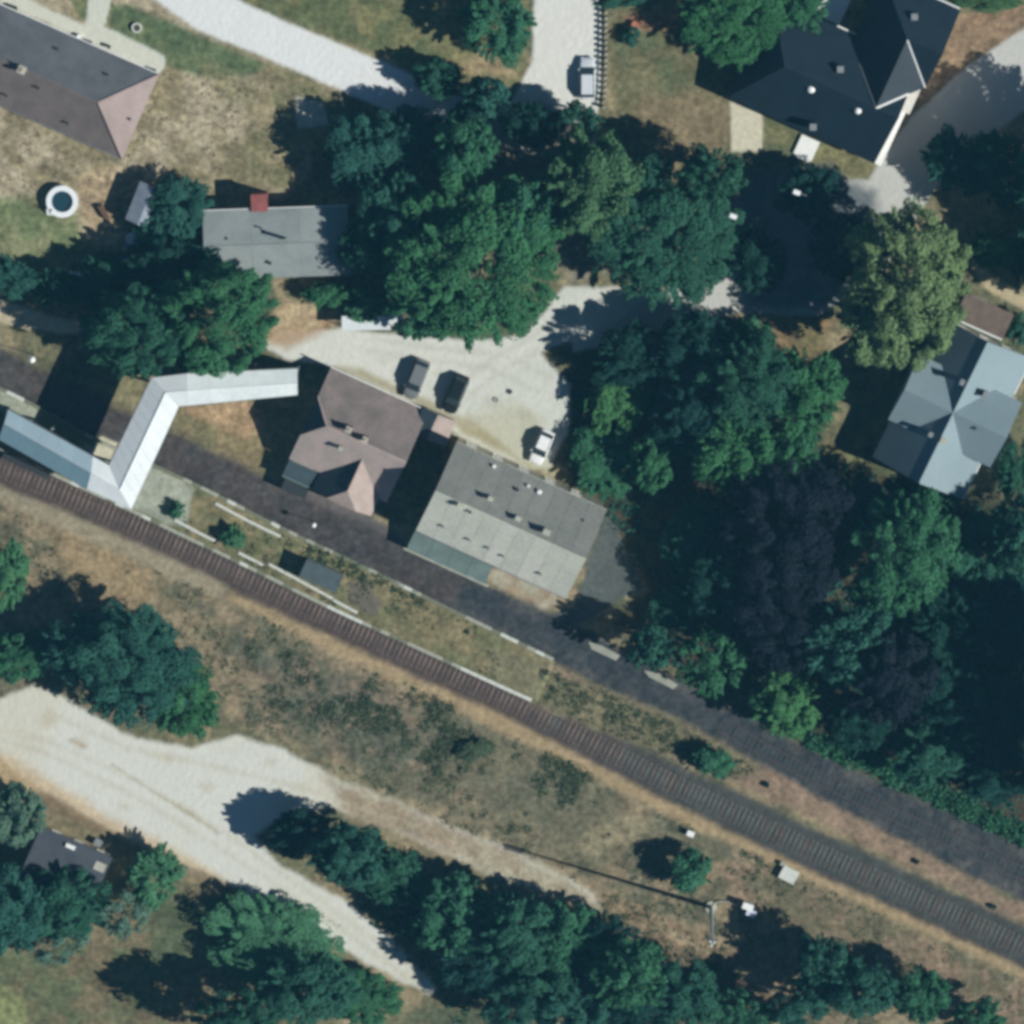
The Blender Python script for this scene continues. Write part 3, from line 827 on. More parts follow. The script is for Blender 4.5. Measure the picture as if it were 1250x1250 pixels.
# south wing
zw = lambda u: wz - (wz - E0) * abs(u - wu) / ww
vE = 14.7
vtop = lambda z: hm + (R0 - z) / (R0 - E0) * hm   # v on the main roof at height z
hw = zw(wu - 1.95)
slope(stn, [F(wu - ww, vtop(E0) - .6, E0 + .03), F(wu, vtop(wz) - .3, wz), F(wu, vE - 2.1, wz), F(wu - 1.95, vE, hw), F(wu - ww, vE, E0)], M['annex_and_shade'])  # west side of the tiled wing, its shade put into the colour
slope(stn, [F(wu + ww, vtop(E0) - .6, E0 + .03), F(wu + ww, vE, E0), F(wu + 1.95, vE, hw), F(wu, vE - 2.1, wz), F(wu, vtop(wz) - .3, wz)], M['st_e'])
slope(stn, [F(wu - 1.95, vE, hw), F(wu, vE - 2.1, wz), F(wu + 1.95, vE, hw)], M['st_e'], 'half_hip')
cap(stn, F(wu, vtop(wz) - .2, wz), F(wu, vE - 2.1, wz), M['st_e'], .12)
mb = MB(); prof = [(wu - ww + .4, -.3), (wu - ww + .4, E0 - .05), (wu - 2.1, hw - .25), (wu + 2.1, hw - .25), (wu + ww - .4, E0 - .05), (wu + ww - .4, -.3)]
mb.prism([F(u, Vs - 1, z) for u, z in prof], np.array(F(0, vE - .4, 0)) - np.array(F(0, Vs - 1, 0))); part('wing_wall', mb, M['cream_wall'], stn)
# left annex under dark roof, plus black sheet standing in for the darkness of the open well
slope(stn, [F(.1, Vs + .1, 2.55), F(4.0, Vs + .1, 2.55), F(4.0, Vs + 2.2, 2.3), F(.1, Vs + 2.2, 2.3)], M['annex_and_shade'], 'annex_roof')
mb = MB(); mb.box(F, .1, 4.0, Vs + 2.22, Vs + 2.4, 2.15, 2.36); part('annex_gutter', mb, M['lean_green'], stn)
mb = MB(); mb.box(F, .4, 3.95, Vs - .3, Vs + 2.0, -.3, 2.1); part('annex_wall', mb, M['cream_wall'], stn)
slope(stn, [F(.6, Vs + 2.42, 2.05), F(3.8, Vs + 2.42, 2.05), F(3.8, Vs + 3.9, 1.95), F(.6, Vs + 3.9, 1.95)], M['dark'], 'awning', .06)
mb = MB()
for u in (.7, 3.7): mb.tube(F(u, Vs + 3.8, 0), F(u, Vs + 3.8, 1.88), .05, None, 6)
part('dark_sheet_post', mb, M['steel'], stn)
# link building between station and the grey shed
slope(stn, [F(Us - .8, -.3, 3.35), F(Us + 1.2, -.3, 4.1), F(Us + 1.2, 3.0, 4.1), F(Us - .8, 3.0, 3.35)], M['annex_and_shade'], 'link_roof')  # link roof's west side darkened by colour for its shade
slope(stn, [F(Us + 1.2, -.3, 4.1), F(Us + 3.6, -.3, 3.2), F(Us + 3.6, 3.0, 3.2), F(Us + 1.2, 3.0, 4.1)], M['st_e'], 'link_roof')
mb = MB(); mb.box(F, Us - .3, Us + 3.3, 0, 2.7, -.3, 3.1); part('link_wall', mb, M['cream_wall'], stn)
chimney(stn, F, 5.0, 5.3, 5.5, 7.8, .35, .3); chimney(stn, F, 7.3, 5.6, 5.7, 7.8, .3, .3); chimney(stn, F, 5.1, 8.0, 4.9, 6.7, .22, .22, M['dark'], 0)
for u in (2, 5, 8, 10.6): window(stn, F, u, .4, 1.0, 'v-')
door(stn, F, 6.5, .4, 'v-')
for v in (3, 6, 9): window(stn, F, .45, v, 1.0, 'u-')
for u in (6.6, 9.4): window(stn, F, u, vE - .4, 1.0, 'v+')
mb = MB(); mb.tube(F(0, -.07, 3.1), F(Us - .9, -.07, 3.1), .08, None, 6); part('gutter', mb, M['white_trim'], stn)

# ------------------------------------------------------------------ grey shed building
F = frame(557, 540, 6.9, TH)
gd = thing('goods_shed', 'big shed with dark north slope and pale south slope of fibre-cement sheets', 'shed', F(10, 6, 0))
U3, V3, e3, r3 = 20.0, 11.9, 6.9, 10.6
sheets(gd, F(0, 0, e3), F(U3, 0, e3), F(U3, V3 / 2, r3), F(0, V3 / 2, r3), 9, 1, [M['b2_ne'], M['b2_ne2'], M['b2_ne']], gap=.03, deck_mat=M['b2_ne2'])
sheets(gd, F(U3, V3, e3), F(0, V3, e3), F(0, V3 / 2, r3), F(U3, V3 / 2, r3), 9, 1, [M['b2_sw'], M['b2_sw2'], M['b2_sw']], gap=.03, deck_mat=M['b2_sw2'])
cap(gd, F(0, V3 / 2, r3), F(U3, V3 / 2, r3), M['b2_sw'], .12)
mb = MB(); prof = [(.3, -.3), (.3, e3 - .1), (V3 / 2, r3 - .28), (V3 - .3, e3 - .1), (V3 - .3, -.3)]
mb.prism([F(.3, v, z) for v, z in prof], np.array(F(U3 - .3, 0, 0)) - np.array(F(.3, 0, 0))); part('wall', mb, M['cream_wall'], gd)
mb = MB(); mb.tube(F(0, -.09, e3 - .06), F(U3, -.09, e3 - .06), .09, None, 6); part('gutter', mb, M['slab'], gd)
mb = MB(); mb.tube(F(0, V3 + .08, e3 - .06), F(U3, V3 + .08, e3 - .06), .07, None, 6); part('gutter', mb, M['steel'], gd)
sheets(gd, F(10.6, V3 + 3.3, 2.1), F(.1, V3 + 3.3, 2.1), F(.1, V3 - .25, 2.85), F(10.6, V3 - .25, 2.85), 4, 1, [M['lean_green']], gap=.03, name='lean_to_sheet')
mb = MB(); mb.box(F, .4, 10.2, V3 - .31, V3 + 2.9, -.3, 1.95); part('lean_to_wall', mb, M['cream_wall'], gd)
mb = MB(); mb.box(F, -.2, 11.2, V3 + 3.55, V3 + 3.85, .0, .22); part('kerb', mb, M['slab'], gd)
z3 = lambda v: r3 - (r3 - e3) * abs(v - V3 / 2) / (V3 / 2)


def shed_uv(zx, zy, z):
    px_, py_ = 490 + zx / 4.032, 530 + zy / 4.032
    o = W(px_, py_, z); w0 = W(557, 540, 6.9); dx, dy = o[0] - w0[0], o[1] - w0[1]; t = math.radians(TH)
    return dx * math.cos(t) - dy * math.sin(t), -dx * math.sin(t) - dy * math.cos(t)


for zx, zy, big, mt in ((455, 165, .16, 'white_trim'), (570, 275, .16, 'dark'), (625, 260, .12, 'white_trim'), (678, 290, .2, 'white_trim'),
                        (205, 458, .13, 'steel'), (335, 524, .13, 'steel'), (430, 566, .13, 'steel'), (503, 606, .13, 'steel'), (685, 693, .15, 'steel'), (340, 372, .13, 'dark'), (905, 430, .1, 'steel')):
    u, v = shed_uv(zx, zy, 8.8)
    vent(gd, F, u, v, z3(v), .38, big, M[mt])
for zx, zy, h_, a_ in ((440, 318, 1.3, .28), (575, 415, 1.0, .3), (715, 478, 1.5, .38), (292, 348, .7, .35)):
    u, v = shed_uv(zx, zy, 10.6)
    chimney(gd, F, u, v, z3(v) - .5, z3(v) + h_, a_, a_ * .8, M['white_wall'], 0)
for u in (2, 5.5, 9, 12.5, 16):
    for z_ in (1.1, 3.9): window(gd, F, u, .3, z_, 'v-', 1.3, 1.3)
for v in (3, 6, 9): window(gd, F, U3 - .3, v, 1.1, 'u+', 1.3, 1.1)
door(gd, F, 14, V3 - .3, 'v+', 2.4, 2.3); door(gd, F, 17, V3 - .3, 'v+', 1.0, 2.1)

# ------------------------------------------------------------------ covered footbridge
fb = thing('footbridge', 'white roofed footbridge with covered stairs crossing from the platform to the trees', 'footbridge', W(150, 545, 0))
EZ, RZ = 8.9, 9.6


def q(x, y, z): return tuple(W(x, y, z))


nA, nM, nB = (185, 461), (202, 479), (218, 496)          # outer/ridge/inner at the north corner
sA, sM, sB = (133, 568), (146, 598), (160, 622)          # west / ridge / east at the south corner
Z = (EZ, RZ, EZ)
nA, nM, nB = [q(*p, z) for p, z in zip((nA, nM, nB), Z)]
sA, sM, sB = [q(*p, z) for p, z in zip((sA, sM, sB), Z)]
sheets(fb, nA, sA, sM, nM, 9, 1, [M['fb_roof_w']], gap=.03, name='roof_panel', lift=.003)
sheets(fb, sB, nB, nM, sM, 9, 1, [M['fb_roof']], gap=.03, name='roof_panel', lift=.003)
# east stair wing: level landing then descending flight
m1 = [q(228, 456, EZ), q(228, 477, RZ), q(229, 495, EZ)]
e1 = [q(363, 450, 4.6), q(363, 468, 5.3), q(363, 482, 4.6)]
sheets(fb, m1[0], nA, nM, m1[1], 1, 1, [M['fb_roof_w']], gap=.02, name='roof_panel', lift=.003)
sheets(fb, nB, m1[2], m1[1], nM, 1, 1, [M['fb_roof_w']], gap=.02, name='roof_panel', lift=.003)
sheets(fb, e1[0], m1[0], m1[1], e1[1], 5, 1, [M['fb_stair']], gap=.02, name='roof_panel', lift=.003)
sheets(fb, m1[2], e1[2], e1[1], m1[1], 5, 1, [M['fb_stair']], gap=.02, name='roof_panel', lift=.003)
# west stair wing
m2 = [q(113, 557, EZ), q(111, 577, RZ), q(106, 597, EZ)]
e2 = [q(10, 500, 4.4), q(5, 517, 5.1), q(-2, 536, 4.4)]
sheets(fb, sA, m2[0], m2[1], sM, 1, 1, [M['fb_roof']], gap=.02, name='roof_panel', lift=.003)
sheets(fb, m2[2], sB, sM, m2[1], 1, 1, [M['fb_roof']], gap=.02, name='roof_panel', lift=.003)
sheets(fb, m2[0], e2[0], e2[1], m2[1], 5, 1, [M['fb_blue']], gap=.02, name='roof_panel', lift=.003)
sheets(fb, e2[2], m2[2], m2[1], e2[1], 5, 1, [M['fb_blue_shade']], gap=.02, name='roof_panel', lift=.003)
for a_, b_ in ((nM, sM), (nM, m1[1]), (m1[1], e1[1]), (sM, m2[1]), (m2[1], e2[1])): cap(fb, a_, b_, M['fb_roof'], .06)
for a_, b_ in ((nA, sA), (nB, sB), (m1[0], e1[0]), (m1[2], e1[2]), (m2[0], e2[0]), (m2[2], e2[2])):
    mb = MB(); mb.tube((a_[0], a_[1], a_[2] - .12), (b_[0], b_[1], b_[2] - .12), .075, None, 6); part('gutter', mb, M['steel'], fb)
# enclosed sides, deck and stair flights


def inset(a_, b_, t): return lerp(a_, b_, t)


def tunnel(L0, R0_, L1, R1, h0, h1, name, deckname):
    """side panels and floor between two end sections (eave points left/right)"""
    a0, b0 = inset(L0, R0_, .1), inset(R0_, L0, .1); a1_, b1 = inset(L1, R1, .1), inset(R1, L1, .1)
    for (p, qq) in ((a0, a1_), (b0, b1)):
        mb = MB()
        c = (np.array(a0) + np.array(b0)) / 2
        d = (c - np.array(p)) * .03
        pts = [(p[0], p[1], p[2] - .08), (qq[0], qq[1], qq[2] - .08), (qq[0], qq[1], qq[2] - h1), (p[0], p[1], p[2] - h0)]
        mb.prism(pts, (d[0], d[1], 0)); part(name, mb, M['steel'], fb)
    mb = MB(); mb.prism([(a0[0], a0[1], a0[2] - h0 + .1), (b0[0], b0[1], b0[2] - h0 + .1), (b1[0], b1[1], b1[2] - h1 + .1), (a1_[0], a1_[1], a1_[2] - h1 + .1)], (0, 0, -.3)); part(deckname, mb, M['concrete'], fb)


tunnel(nA, nB, sA, sB, 3.1, 3.1, 'side_panel', 'deck')
tunnel(m1[0], m1[2], nA, nB, 3.1, 3.1, 'side_panel', 'deck')
tunnel(e1[0], e1[2], m1[0], m1[2], 3.4, 3.1, 'side_panel', 'stair_flight')
tunnel(sA, sB, m2[0], m2[2], 3.1, 3.1, 'side_panel', 'deck')
tunnel(m2[0], m2[2], e2[0], e2[2], 3.1, 3.2, 'side_panel', 'stair_flight')
for p in (inset(nA, nB, .2), inset(nB, nA, .2), inset(sA, sB, .2), inset(sB, sA, .2), inset(m1[0], m1[2], .5), inset(m2[0], m2[2], .5), inset(e1[0], m1[0], .4), inset(e2[0], m2[0], .5)):
    mb = MB(); mb.tube((p[0], p[1], -.2), (p[0], p[1], p[2] - 3.0), .18, None, 8); part('column', mb, M['steel'], fb)
for e_, hh in ((e1, 4.6), (e2, 4.4)):
    mb = MB(); a0, b0 = inset(e_[0], e_[2], .1), inset(e_[2], e_[0], .1)
    for p in (a0, b0): mb.tube((p[0], p[1], -.2), (p[0], p[1], hh - .1), .12, None, 6)
    part('stair_foot', mb, M['steel'], fb)
# black wall added to fill the dark strip at the platform side of the west stair
pw = thing('dark_strip_wall', 'low black filler wall between the west stair roof and the track', 'wall', W(35, 563, 0))
F = frame(6, 552, .5, 25.5); mb = MB(); mb.box(F, 0, 6.1, -.1, .45, .4, 2.2); part('wall_panel', mb, M['dark'], pw)
mb = MB(); mb.box(F, -.05, 6.15, -.15, .5, 2.203, 2.28); part('coping', mb, M['dark'], pw)

# ------------------------------------------------------------------ cross-gabled pale house, right
TH3 = 25.4
R3, E3 = 7.9, 3.7
F = frame(1163.4, 504, R3, TH3)
h3 = thing('house', 'cross-gabled house with pale blue-grey metal roof among trees at the right edge', 'house', F(0, 0, 0))
hv, hu = 9.55, 6.05
sl = (R3 - E3) / hu
wv, wuw, wuE = 4.4, 6.5, 7.2
we = R3 - sl * 3.55
b_ = .02
slope(h3, [F(0, -hv, R3), F(0, hv, R3), F(-hu, hv, E3), F(-hu, -hv, E3)], M['h3'])
slope(h3, [F(0, -hv, R3), F(hu, -hv, E3), F(hu, hv, E3), F(0, hv, R3)], M['h3'])
for sgn, ext in ((-1, wuw), (1, wuE)):
    for sv in (-1, 1):
        slope(h3, [F(0, 0, R3 + b_), F(sgn * ext, 0, R3 + b_), F(sgn * ext, sv * wv, we + b_), F(sgn * 3.55, sv * wv, we + b_)], M['h3'], 'gable_slope')
    cap(h3, F(0, 0, R3), F(sgn * ext, 0, R3), M['h3'], .08)
    mb = MB(); k = sgn * (ext - .35); prof = [(-wv + .25, -.3), (-wv + .25, we - .15), (0, R3 - .25), (wv - .25, we - .15), (wv - .25, -.3)]
    mb.prism([F(k, v, z) for v, z in prof], np.array(F(sgn * 2, 0, 0)) - np.array(F(k, 0, 0))); part('wing_wall', mb, M['white_wall'], h3)
    for v in (-2.2, 0, 2.2): window(h3, F, k, v, 1.0, 'u+' if sgn > 0 else 'u-')
    window(h3, F, k, 0, 4.0, 'u+' if sgn > 0 else 'u-')
cap(h3, F(0, -hv, R3), F(0, hv, R3), M['h3'], .08)
mb = MB(); prof = [(-hu + .4, -.3), (-hu + .4, E3 - .05), (0, R3 - .3), (hu - .4, E3 - .05), (hu - .4, -.3)]
mb.prism([F(u, -hv + .4, z) for u, z in prof], np.array(F(0, hv - .4, 0)) - np.array(F(0, -hv + .4, 0))); part('wall', mb, M['white_wall'], h3)
for u in (-3, 0, 3): window(h3, F, u, -hv + .4, 1.0, 'v-'); window(h3, F, u, hv - .4, 1.0, 'v+')
mb = MB(); mb.tube(F(hu + .07, wv + .3, E3 - .05), F(hu + .07, hv, E3 - .05), .09, None, 6); part('gutter', mb, M['white_trim'], h3)
mb = MB(); mb.tube(F(hu + .07, -hv, E3 - .05), F(hu + .07, -wv - .3, E3 - .05), .09, None, 6); part('gutter', mb, M['white_trim'], h3)
zz3 = lambda u: R3 - sl * abs(u)
chimney(h3, F, -.7, -3.9, 6.8, 8.6, .22, .3, M['steel'], 0, M['steel']); chimney(h3, F, -1.3, 3.5, 6.4, 8.3, .22, .24, M['steel'], 0, M['steel']); chimney(h3, F, 2.6, -3.6, 5.4, 7.6, .26, .4, M['steel'], 0, M['steel']); chimney(h3, F, .35, 3.5, 7.0, 8.5, .3, .3, M['white_wall'], 0)
vent(h3, F, 3.2, .6, we + 1.9, .4, .16, M['dark'])

# brown flat-roofed outbuilding behind it
F = frame(1179, 358, 2.6, 24)
gr = thing('garage', 'flat brown-roofed outbuilding north of the pale metal-roofed house', 'garage', F(3.2, 1.5, 0))
slope(gr, [F(0, 0, 2.65), F(6.4, 0, 2.65), F(6.4, 3.3, 2.55), F(0, 3.3, 2.55)], M['brown_roof'], 'roof', .14)
mb = MB(); mb.box(F, .2, 6.2, .2, 3.1, -.3, 2.4); part('wall', mb, M['cream_wall'], gr)
mb = MB(); mb.box(F, .05, 6.35, 3.32, 3.5, 2.4, 2.58); part('fascia', mb, M['white_trim'], gr)
door(gr, F, 2, .2, 'v-', 2.2, 2.1, M['white_trim'])

# ------------------------------------------------------------------ dark slate house, top right
R4, E4 = 8.0, 3.2
F = frame(1069, 132, R4, 24.4)
h4 = thing('house', 'big L-shaped house with dark blue slate roof at the top right', 'house', F(-5, 0, 0))
d4 = 6.6
slope(h4, [F(-12, 0, R4), F(3, 0, R4), F(3, d4, E4), F(-16.5, d4, E4)], M['h4'])
slope(h4, [F(-12, 0, R4), F(-16.5, -d4, E4), F(3, -d4, E4), F(3, 0, R4)], M['h4'])
slope(h4, [F(-12, 0, R4), F(-16.5, d4, E4), F(-16.5, -d4, E4)], M['h4'], 'hip')
k4 = (R4 - E4) / d4
# wing running north then turning east
wl = -9.0            # v of the turn
ew = 4.6; ez = R4 - k4 * ew + .02
slope(h4, [F(0, .0, R4 + .02), F(0, wl, R4 + .02), F(-ew - 1, wl - ew - 1, ez - k4), F(-ew - 1, -ew - 1, ez - k4)], M['h4'], 'wing_slope')
slope(h4, [F(0, .0, R4 + .02), F(ew, -ew, ez), F(ew, wl + ew, ez), F(0, wl, R4 + .02)], M['h4'], 'wing_slope')
slope(h4, [F(0, wl, R4 + .02), F(ew, wl + ew, ez), F(ew, wl, R4 + .02)], M['h4'], 'wing_slope')
slope(h4, [F(0, wl, R4 + .02), F(ew, wl, R4 + .02), F(ew, wl - ew - 1, ez - k4), F(-ew - 1, wl - ew - 1, ez - k4)], M['h4'], 'wing_slope')
mb = MB(); prof = [(-d4 + .35, -.3), (-d4 + .35, E4), (0, R4 - .35), (d4 - .35, E4), (d4 - .35, -.3)]
mb.prism([F(-12, v, z) for v, z in prof], np.array(F(2.7, 0, 0)) - np.array(F(-12, 0, 0))); part('wall', mb, M['white_wall'], h4)
mb = MB(); mb.box(F, -16.1, -12.003, -d4 + .35, d4 - .35, -.3, E4 - .05); part('wall', mb, M['white_wall'], h4)
mb = MB(); mb.box(F, -ew - .5, ew - .3, wl - ew - .5, -.6, -.3, ez - k4 - .1); part('wing_wall', mb, M['white_wall'], h4)
mb = MB(); mb.prism([F(ew - .35, wl - ew - .5, ez - k4), F(ew - .35, wl + ew - .3, ez - .1), F(ew - .35, wl, R4 - .25)], np.array(F(-.2, 0, 0)) - np.array(F(0, 0, 0))); part('gable', mb, M['white_wall'], h4)
for a_, b2_, r_ in (((0, 0, R4 + .03), (3, -3, R4 - 3 * k4 + .03), .14), ((0, wl, R4 + .03), (ew, wl + ew, ez + .03), .09)):
    cap(h4, F(*a_), F(*b2_), M['white_trim'], r_, 'valley_flashing')
cap(h4, F(-12, 0, R4), F(3, 0, R4), M['h4'], .09); cap(h4, F(-.2, -.2, R4), F(-3.8, -3.8, R4 - 3.8 * k4), M['steel'], .06, 'valley_flashing')
mb = MB(); mb.box(F, 3.0, 3.9, -2.8, d4, 2.55, 2.7); part('side_canopy', mb, M['white_trim'], h4)
mb = MB()
for v in (-2.5, .5, 3.5, d4 - .2): mb.tube(F(3.75, v, 0), F(3.75, v, 2.54), .05, None, 6)
part('canopy_post', mb, M['white_trim'], h4)
mb = MB(); mb.box(F, -8, 2.9, -d4 - .2, -d4 - .02, E4 - .2, E4 - .02); part('gutter', mb, M['white_trim'], h4)
mb = MB(); mb.tube(F(ew - .1, wl - ew - 1.1, ez - k4), F(-ew, wl - ew - 1.1, ez - k4), .12, None, 6); part('gutter', mb, M['white_trim'], h4)
for zx, zy, r_ in ((235, 425, .5), (458, 527, .45)):
    o = W(930 + zx / 3.906, zy / 3.906, 7.2)
    mb = MB(); mb.lathe((o[0], o[1], o[2] - .5), [(r_, 0), (r_, .45), (r_ * .85, .6), (r_ * .5, .72), (.01, .76)], 16); part('roof_dome', mb, M['white_trim'], h4)
for zx, zy, z_ in ((375, 330, 6.8), (245, 605, 5.6), (728, 80, 6.4)):
    o = W(930 + zx / 3.906, zy / 3.906, z_)
    mb = MB(); G = lambda u, v, z: (o[0] + u, o[1] - v, z); mb.box(G, -.4, .4, -.4, .4, o[2] - 1.2, o[2] + .3); part('skylight', mb, M['steel'], h4)
for u in (-14, -10, -6, -2): window(h4, F, u, d4 - .35, 1.0, 'v+', 1.4, 1.4)
for u in (-13, -9): window(h4, F, u, -d4 + .35, 1.0, 'v-')
# white porch slab at the south door
F = frame(985, 180, .5, 24.4)
pr = thing('porch_landing', 'square white porch landing by the south wall of the dark slate house', 'porch', F(0, 0, 0))
mb = MB(); mb.box(F, -1.2, 1.2, -1.2, 1.3, -.1, .42); part('landing', mb, M['white_trim'], pr)
mb = MB(); mb.box(F, -1.0, 1.0, 1.303, 1.6, -.1, .22); part('step', mb, M['white_trim'], pr)
# pale terrace by the north wall
F = frame(1015, 12, .1, 24.4)
tr = single('terrace_slab', (lambda m_: (m_.box(F, -1.6, 1.6, -2.2, 1.3, -.1, .35), m_)[1])(MB()), M['white_trim'], 'white terrace slab under the tree north of the slate house', 'terrace', tuple(F(0, 0, 0)))

# ------------------------------------------------------------------ lower-left dark flat roof building
F = frame(50, 1009, 3.0, 24)
bl = thing('garage_block', 'dark grey flat-roofed building half hidden by trees south of the sandy track', 'building', F(4.5, 5, 0))
mb = MB(); mb.box(F, 0, 9.6, 0, 10.5, 2.9, 3.1); part('roof', mb, M['dark_flat'], bl)
mb = MB(); mb.box(F, .3, 9.3, .3, 10.2, -.3, 2.897); part('wall', mb, M['cream_wall'], bl)
mb = MB(); mb.box(F, 3.7, 4.9, .5, 1.0, 3.1, 3.45); part('skylight', mb, M['white_trim'], bl)
mb = MB(); mb.box(F, 7.9, 9.3, 1.1, 2.2, 3.1, 3.2); part('roof_hatch', mb, M['concrete'], bl)
for u in (2, 5, 8): window(bl, F, u, .3, 1.0, 'v-')
F = frame(120, 1028, .3, 30)
ub = thing('utility_box', 'small pale box beside the dark flat roof and sandy track', 'box', F(0, 0, 0))
mb = MB(); mb.box(F, -.45, .45, -.35, .35, 0, .8); part('body', mb, M['white_trim'], ub)
mb = MB(); mb.box(F, -.5, .5, -.4, .4, .803, .87); part('lid', mb, M['steel'], ub)

# ------------------------------------------------------------------ garden shed, pool and garden things, left
F = frame(171, 221, 2.5, 22)
sh = thing('garden_shed', 'small shed with blue-grey roof half under a tree by the pool', 'shed', F(1.5, 2.4, 0))
slope(sh, [F(0, 0, 2.4), F(1.7, 0, 3.0), F(1.7, 5.0, 3.0), F(0, 5.0, 2.4)], M['shed_roof'])
slope(sh, [F(1.7, 0, 3.0), F(3.4, 0, 2.4), F(3.4, 5.0, 2.4), F(1.7, 5.0, 3.0)], M['shed_roof'])
mb = MB(); mb.prism([F(u, .2, z) for u, z in ((.2, -.3), (.2, 2.3), (1.7, 2.82), (3.2, 2.3), (3.2, -.3))], np.array(F(0, 4.6, 0)) - np.array(F(0, 0, 0))); part('wall', mb, M['wood'], sh)
door(sh, F, 1.7, .2, 'v-', .9, 1.9)
c = W(76, 246, .9)
po = thing('swimming_pool', 'round white above-ground pool with dark water on the lawn', 'pool', (c[0], c[1], 0))
mb = MB(); mb.lathe((c[0], c[1], 0), [(1.75, 0), (1.75, .98), (1.95, 1.0), (1.95, 1.06), (1.3, 1.06), (1.3, .98), (1.42, .95), (1.42, .2)], 32); part('rim', mb, M['pool_wall'], po)
mb = MB(); mb.lathe((c[0], c[1], 0), [(1.45, .1), (1.44, .8), (.01, .8)], 32); part('water_surface', mb, M['water'], po)
c2_ = W(61, 258, .6); mb = MB(); G = lambda u, v, z: (c2_[0] + u, c2_[1] - v, z)
for dx in (-.35, .35): mb.tube(G(dx, -.3, 1.3), G(dx, .5, 0), .05, None, 6)
for k in range(4): mb.box(G, -.4, .4, -.3 + k * .2, -.1 + k * .2, 1.0 - k * .28, 1.06 - k * .28)
part('ladder', mb, M['pool_wall'], po)
c = W(167, 34, .3)
wl_ = thing('planter_ring', 'round pale concrete ring planter on the green strip by the lane', 'planter', (c[0], c[1], 0))
mb = MB(); mb.lathe((c[0], c[1], 0), [(.62, -.1), (.62, .42), (.42, .42), (.42, .1)], 20); part('ring', mb, M['slab_white'], wl_)
mb = MB(); mb.lathe((c[0], c[1], 0), [(.44, .12), (.3, .3), (.01, .34)], 12); part('soil', mb, M['bark'], wl_)
F = frame(126, 259, .3, 60)
wd = thing('firewood_stack', 'narrow brown woodpile on the dry lawn beside the shed', 'woodpile', F(0, 0, 0))
for i in range(4):
    for j in range(3):
        mb = MB(); mb.tube(F(-.95 + .02 * i, -.3 + .2 * j + .02 * i, .12 + .19 * i), F(.95 - .03 * j, -.3 + .2 * j, .12 + .19 * i), .095, .085, 7); part('log', mb, M['wood'], wd)


def table(px_, py_, label, top, r=.55, w=None, group=None):
    c = W(px_, py_, .7); t = thing('garden_table', label, 'table', (c[0], c[1], 0), group)
    mb = MB(); mb.lathe((c[0], c[1], 0), [(.01, .68), (r, .68), (r, .74), (.01, .745)], 18); part('tabletop', mb, top, t)
    for k in range(4):
        a_ = k * math.pi / 2 + .6; mb = MB(); mb.tube((c[0] + r * .8 * math.cos(a_), c[1] + r * .8 * math.sin(a_), 0), (c[0] + r * .6 * math.cos(a_), c[1] + r * .6 * math.sin(a_), .68), .03, None, 6); part('leg', mb, M['white_trim'], t)
    return t


def lounger(px_, py_, deg, mat, label):
    F = frame(px_, py_, .4, deg); t = thing('sun_lounger', label, 'sun lounger', F(0, 0, 0))
    mb = MB(); mb.box(F, -.9, .35, -.32, .32, .34, .42); part('seat', mb, mat, t)
    mb = MB(); mb.prism([F(.36, -.32, .36), F(.36, .32, .36), F(.95, .32, .75), F(.95, -.32, .75)], (0, 0, .07)); part('backrest', mb, mat, t)
    for u in (-.8, .6):
        for v in (-.28, .28): mb = MB(); mb.tube(F(u, v, 0), F(u, v, .34), .03, None, 6); part('leg', mb, M['white_trim'], t)
    return t


table(161, 291, 'round white garden table in the tree shade south of the shed', M['white_trim'], .75)
lounger(155, 297, 115, M['shed_roof'], 'pale grey lounger lying beside the white garden table')
lounger(155, 322, 80, M['blue'], 'blue sun lounger in deep shade under the garden trees')
lounger(133, 321, 60, M['concrete'], 'cream sun lounger in the shade left of the blue one')
lounger(93, 335, 5, M['white_trim'], 'white sun lounger on the lawn edge below the pool')

# ------------------------------------------------------------------ white shelter by the forecourt
F = frame(417, 386, 2.5, -1)
bs = thing('bike_shelter', 'bright white flat shelter roof at the north edge of the forecourt', 'shelter', F(3.6, 1, 0))
mb = MB(); mb.box(F, 0, 7.4, 0, 1.75, 2.42, 2.55); part('roof', mb, M['fb_roof'], bs)
for u in (.2, 2.5, 4.9, 7.2): mb = MB(); mb.tube(F(u, 1.55, 0), F(u, 1.55, 2.42), .06, None, 6); part('post', mb, M['steel'], bs)
mb = MB(); mb.box(F, .1, 7.3, .05, .15, .2, 2.2); part('back_panel', mb, M['steel'], bs)

# platform shelter
F = frame(375, 682, 2.9, TH)
ps = thing('platform_shelter', 'dark teal-roofed waiting shelter on the overgrown island platform', 'shelter', F(2.3, 1.2, .55))
slope(ps, [F(0, 0, 2.95), F(4.9, 0, 2.95), F(4.9, 2.5, 2.8), F(0, 2.5, 2.8)], M['shelter'], 'roof', .14)
mb = MB(); mb.box(F, .2, 4.7, .2, .32, .5, 2.8); part('back_wall', mb, M['steel'], ps)
for u in (.2, 4.6): mb = MB(); mb.box(F, u, u + .1, .33, 2.2, .5, 2.75); part('side_wall', mb, M['steel'], ps)
mb = MB(); mb.box(F, .6, 4.3, .5, .95, .95, 1.02); part('bench', mb, M['wood'], ps)

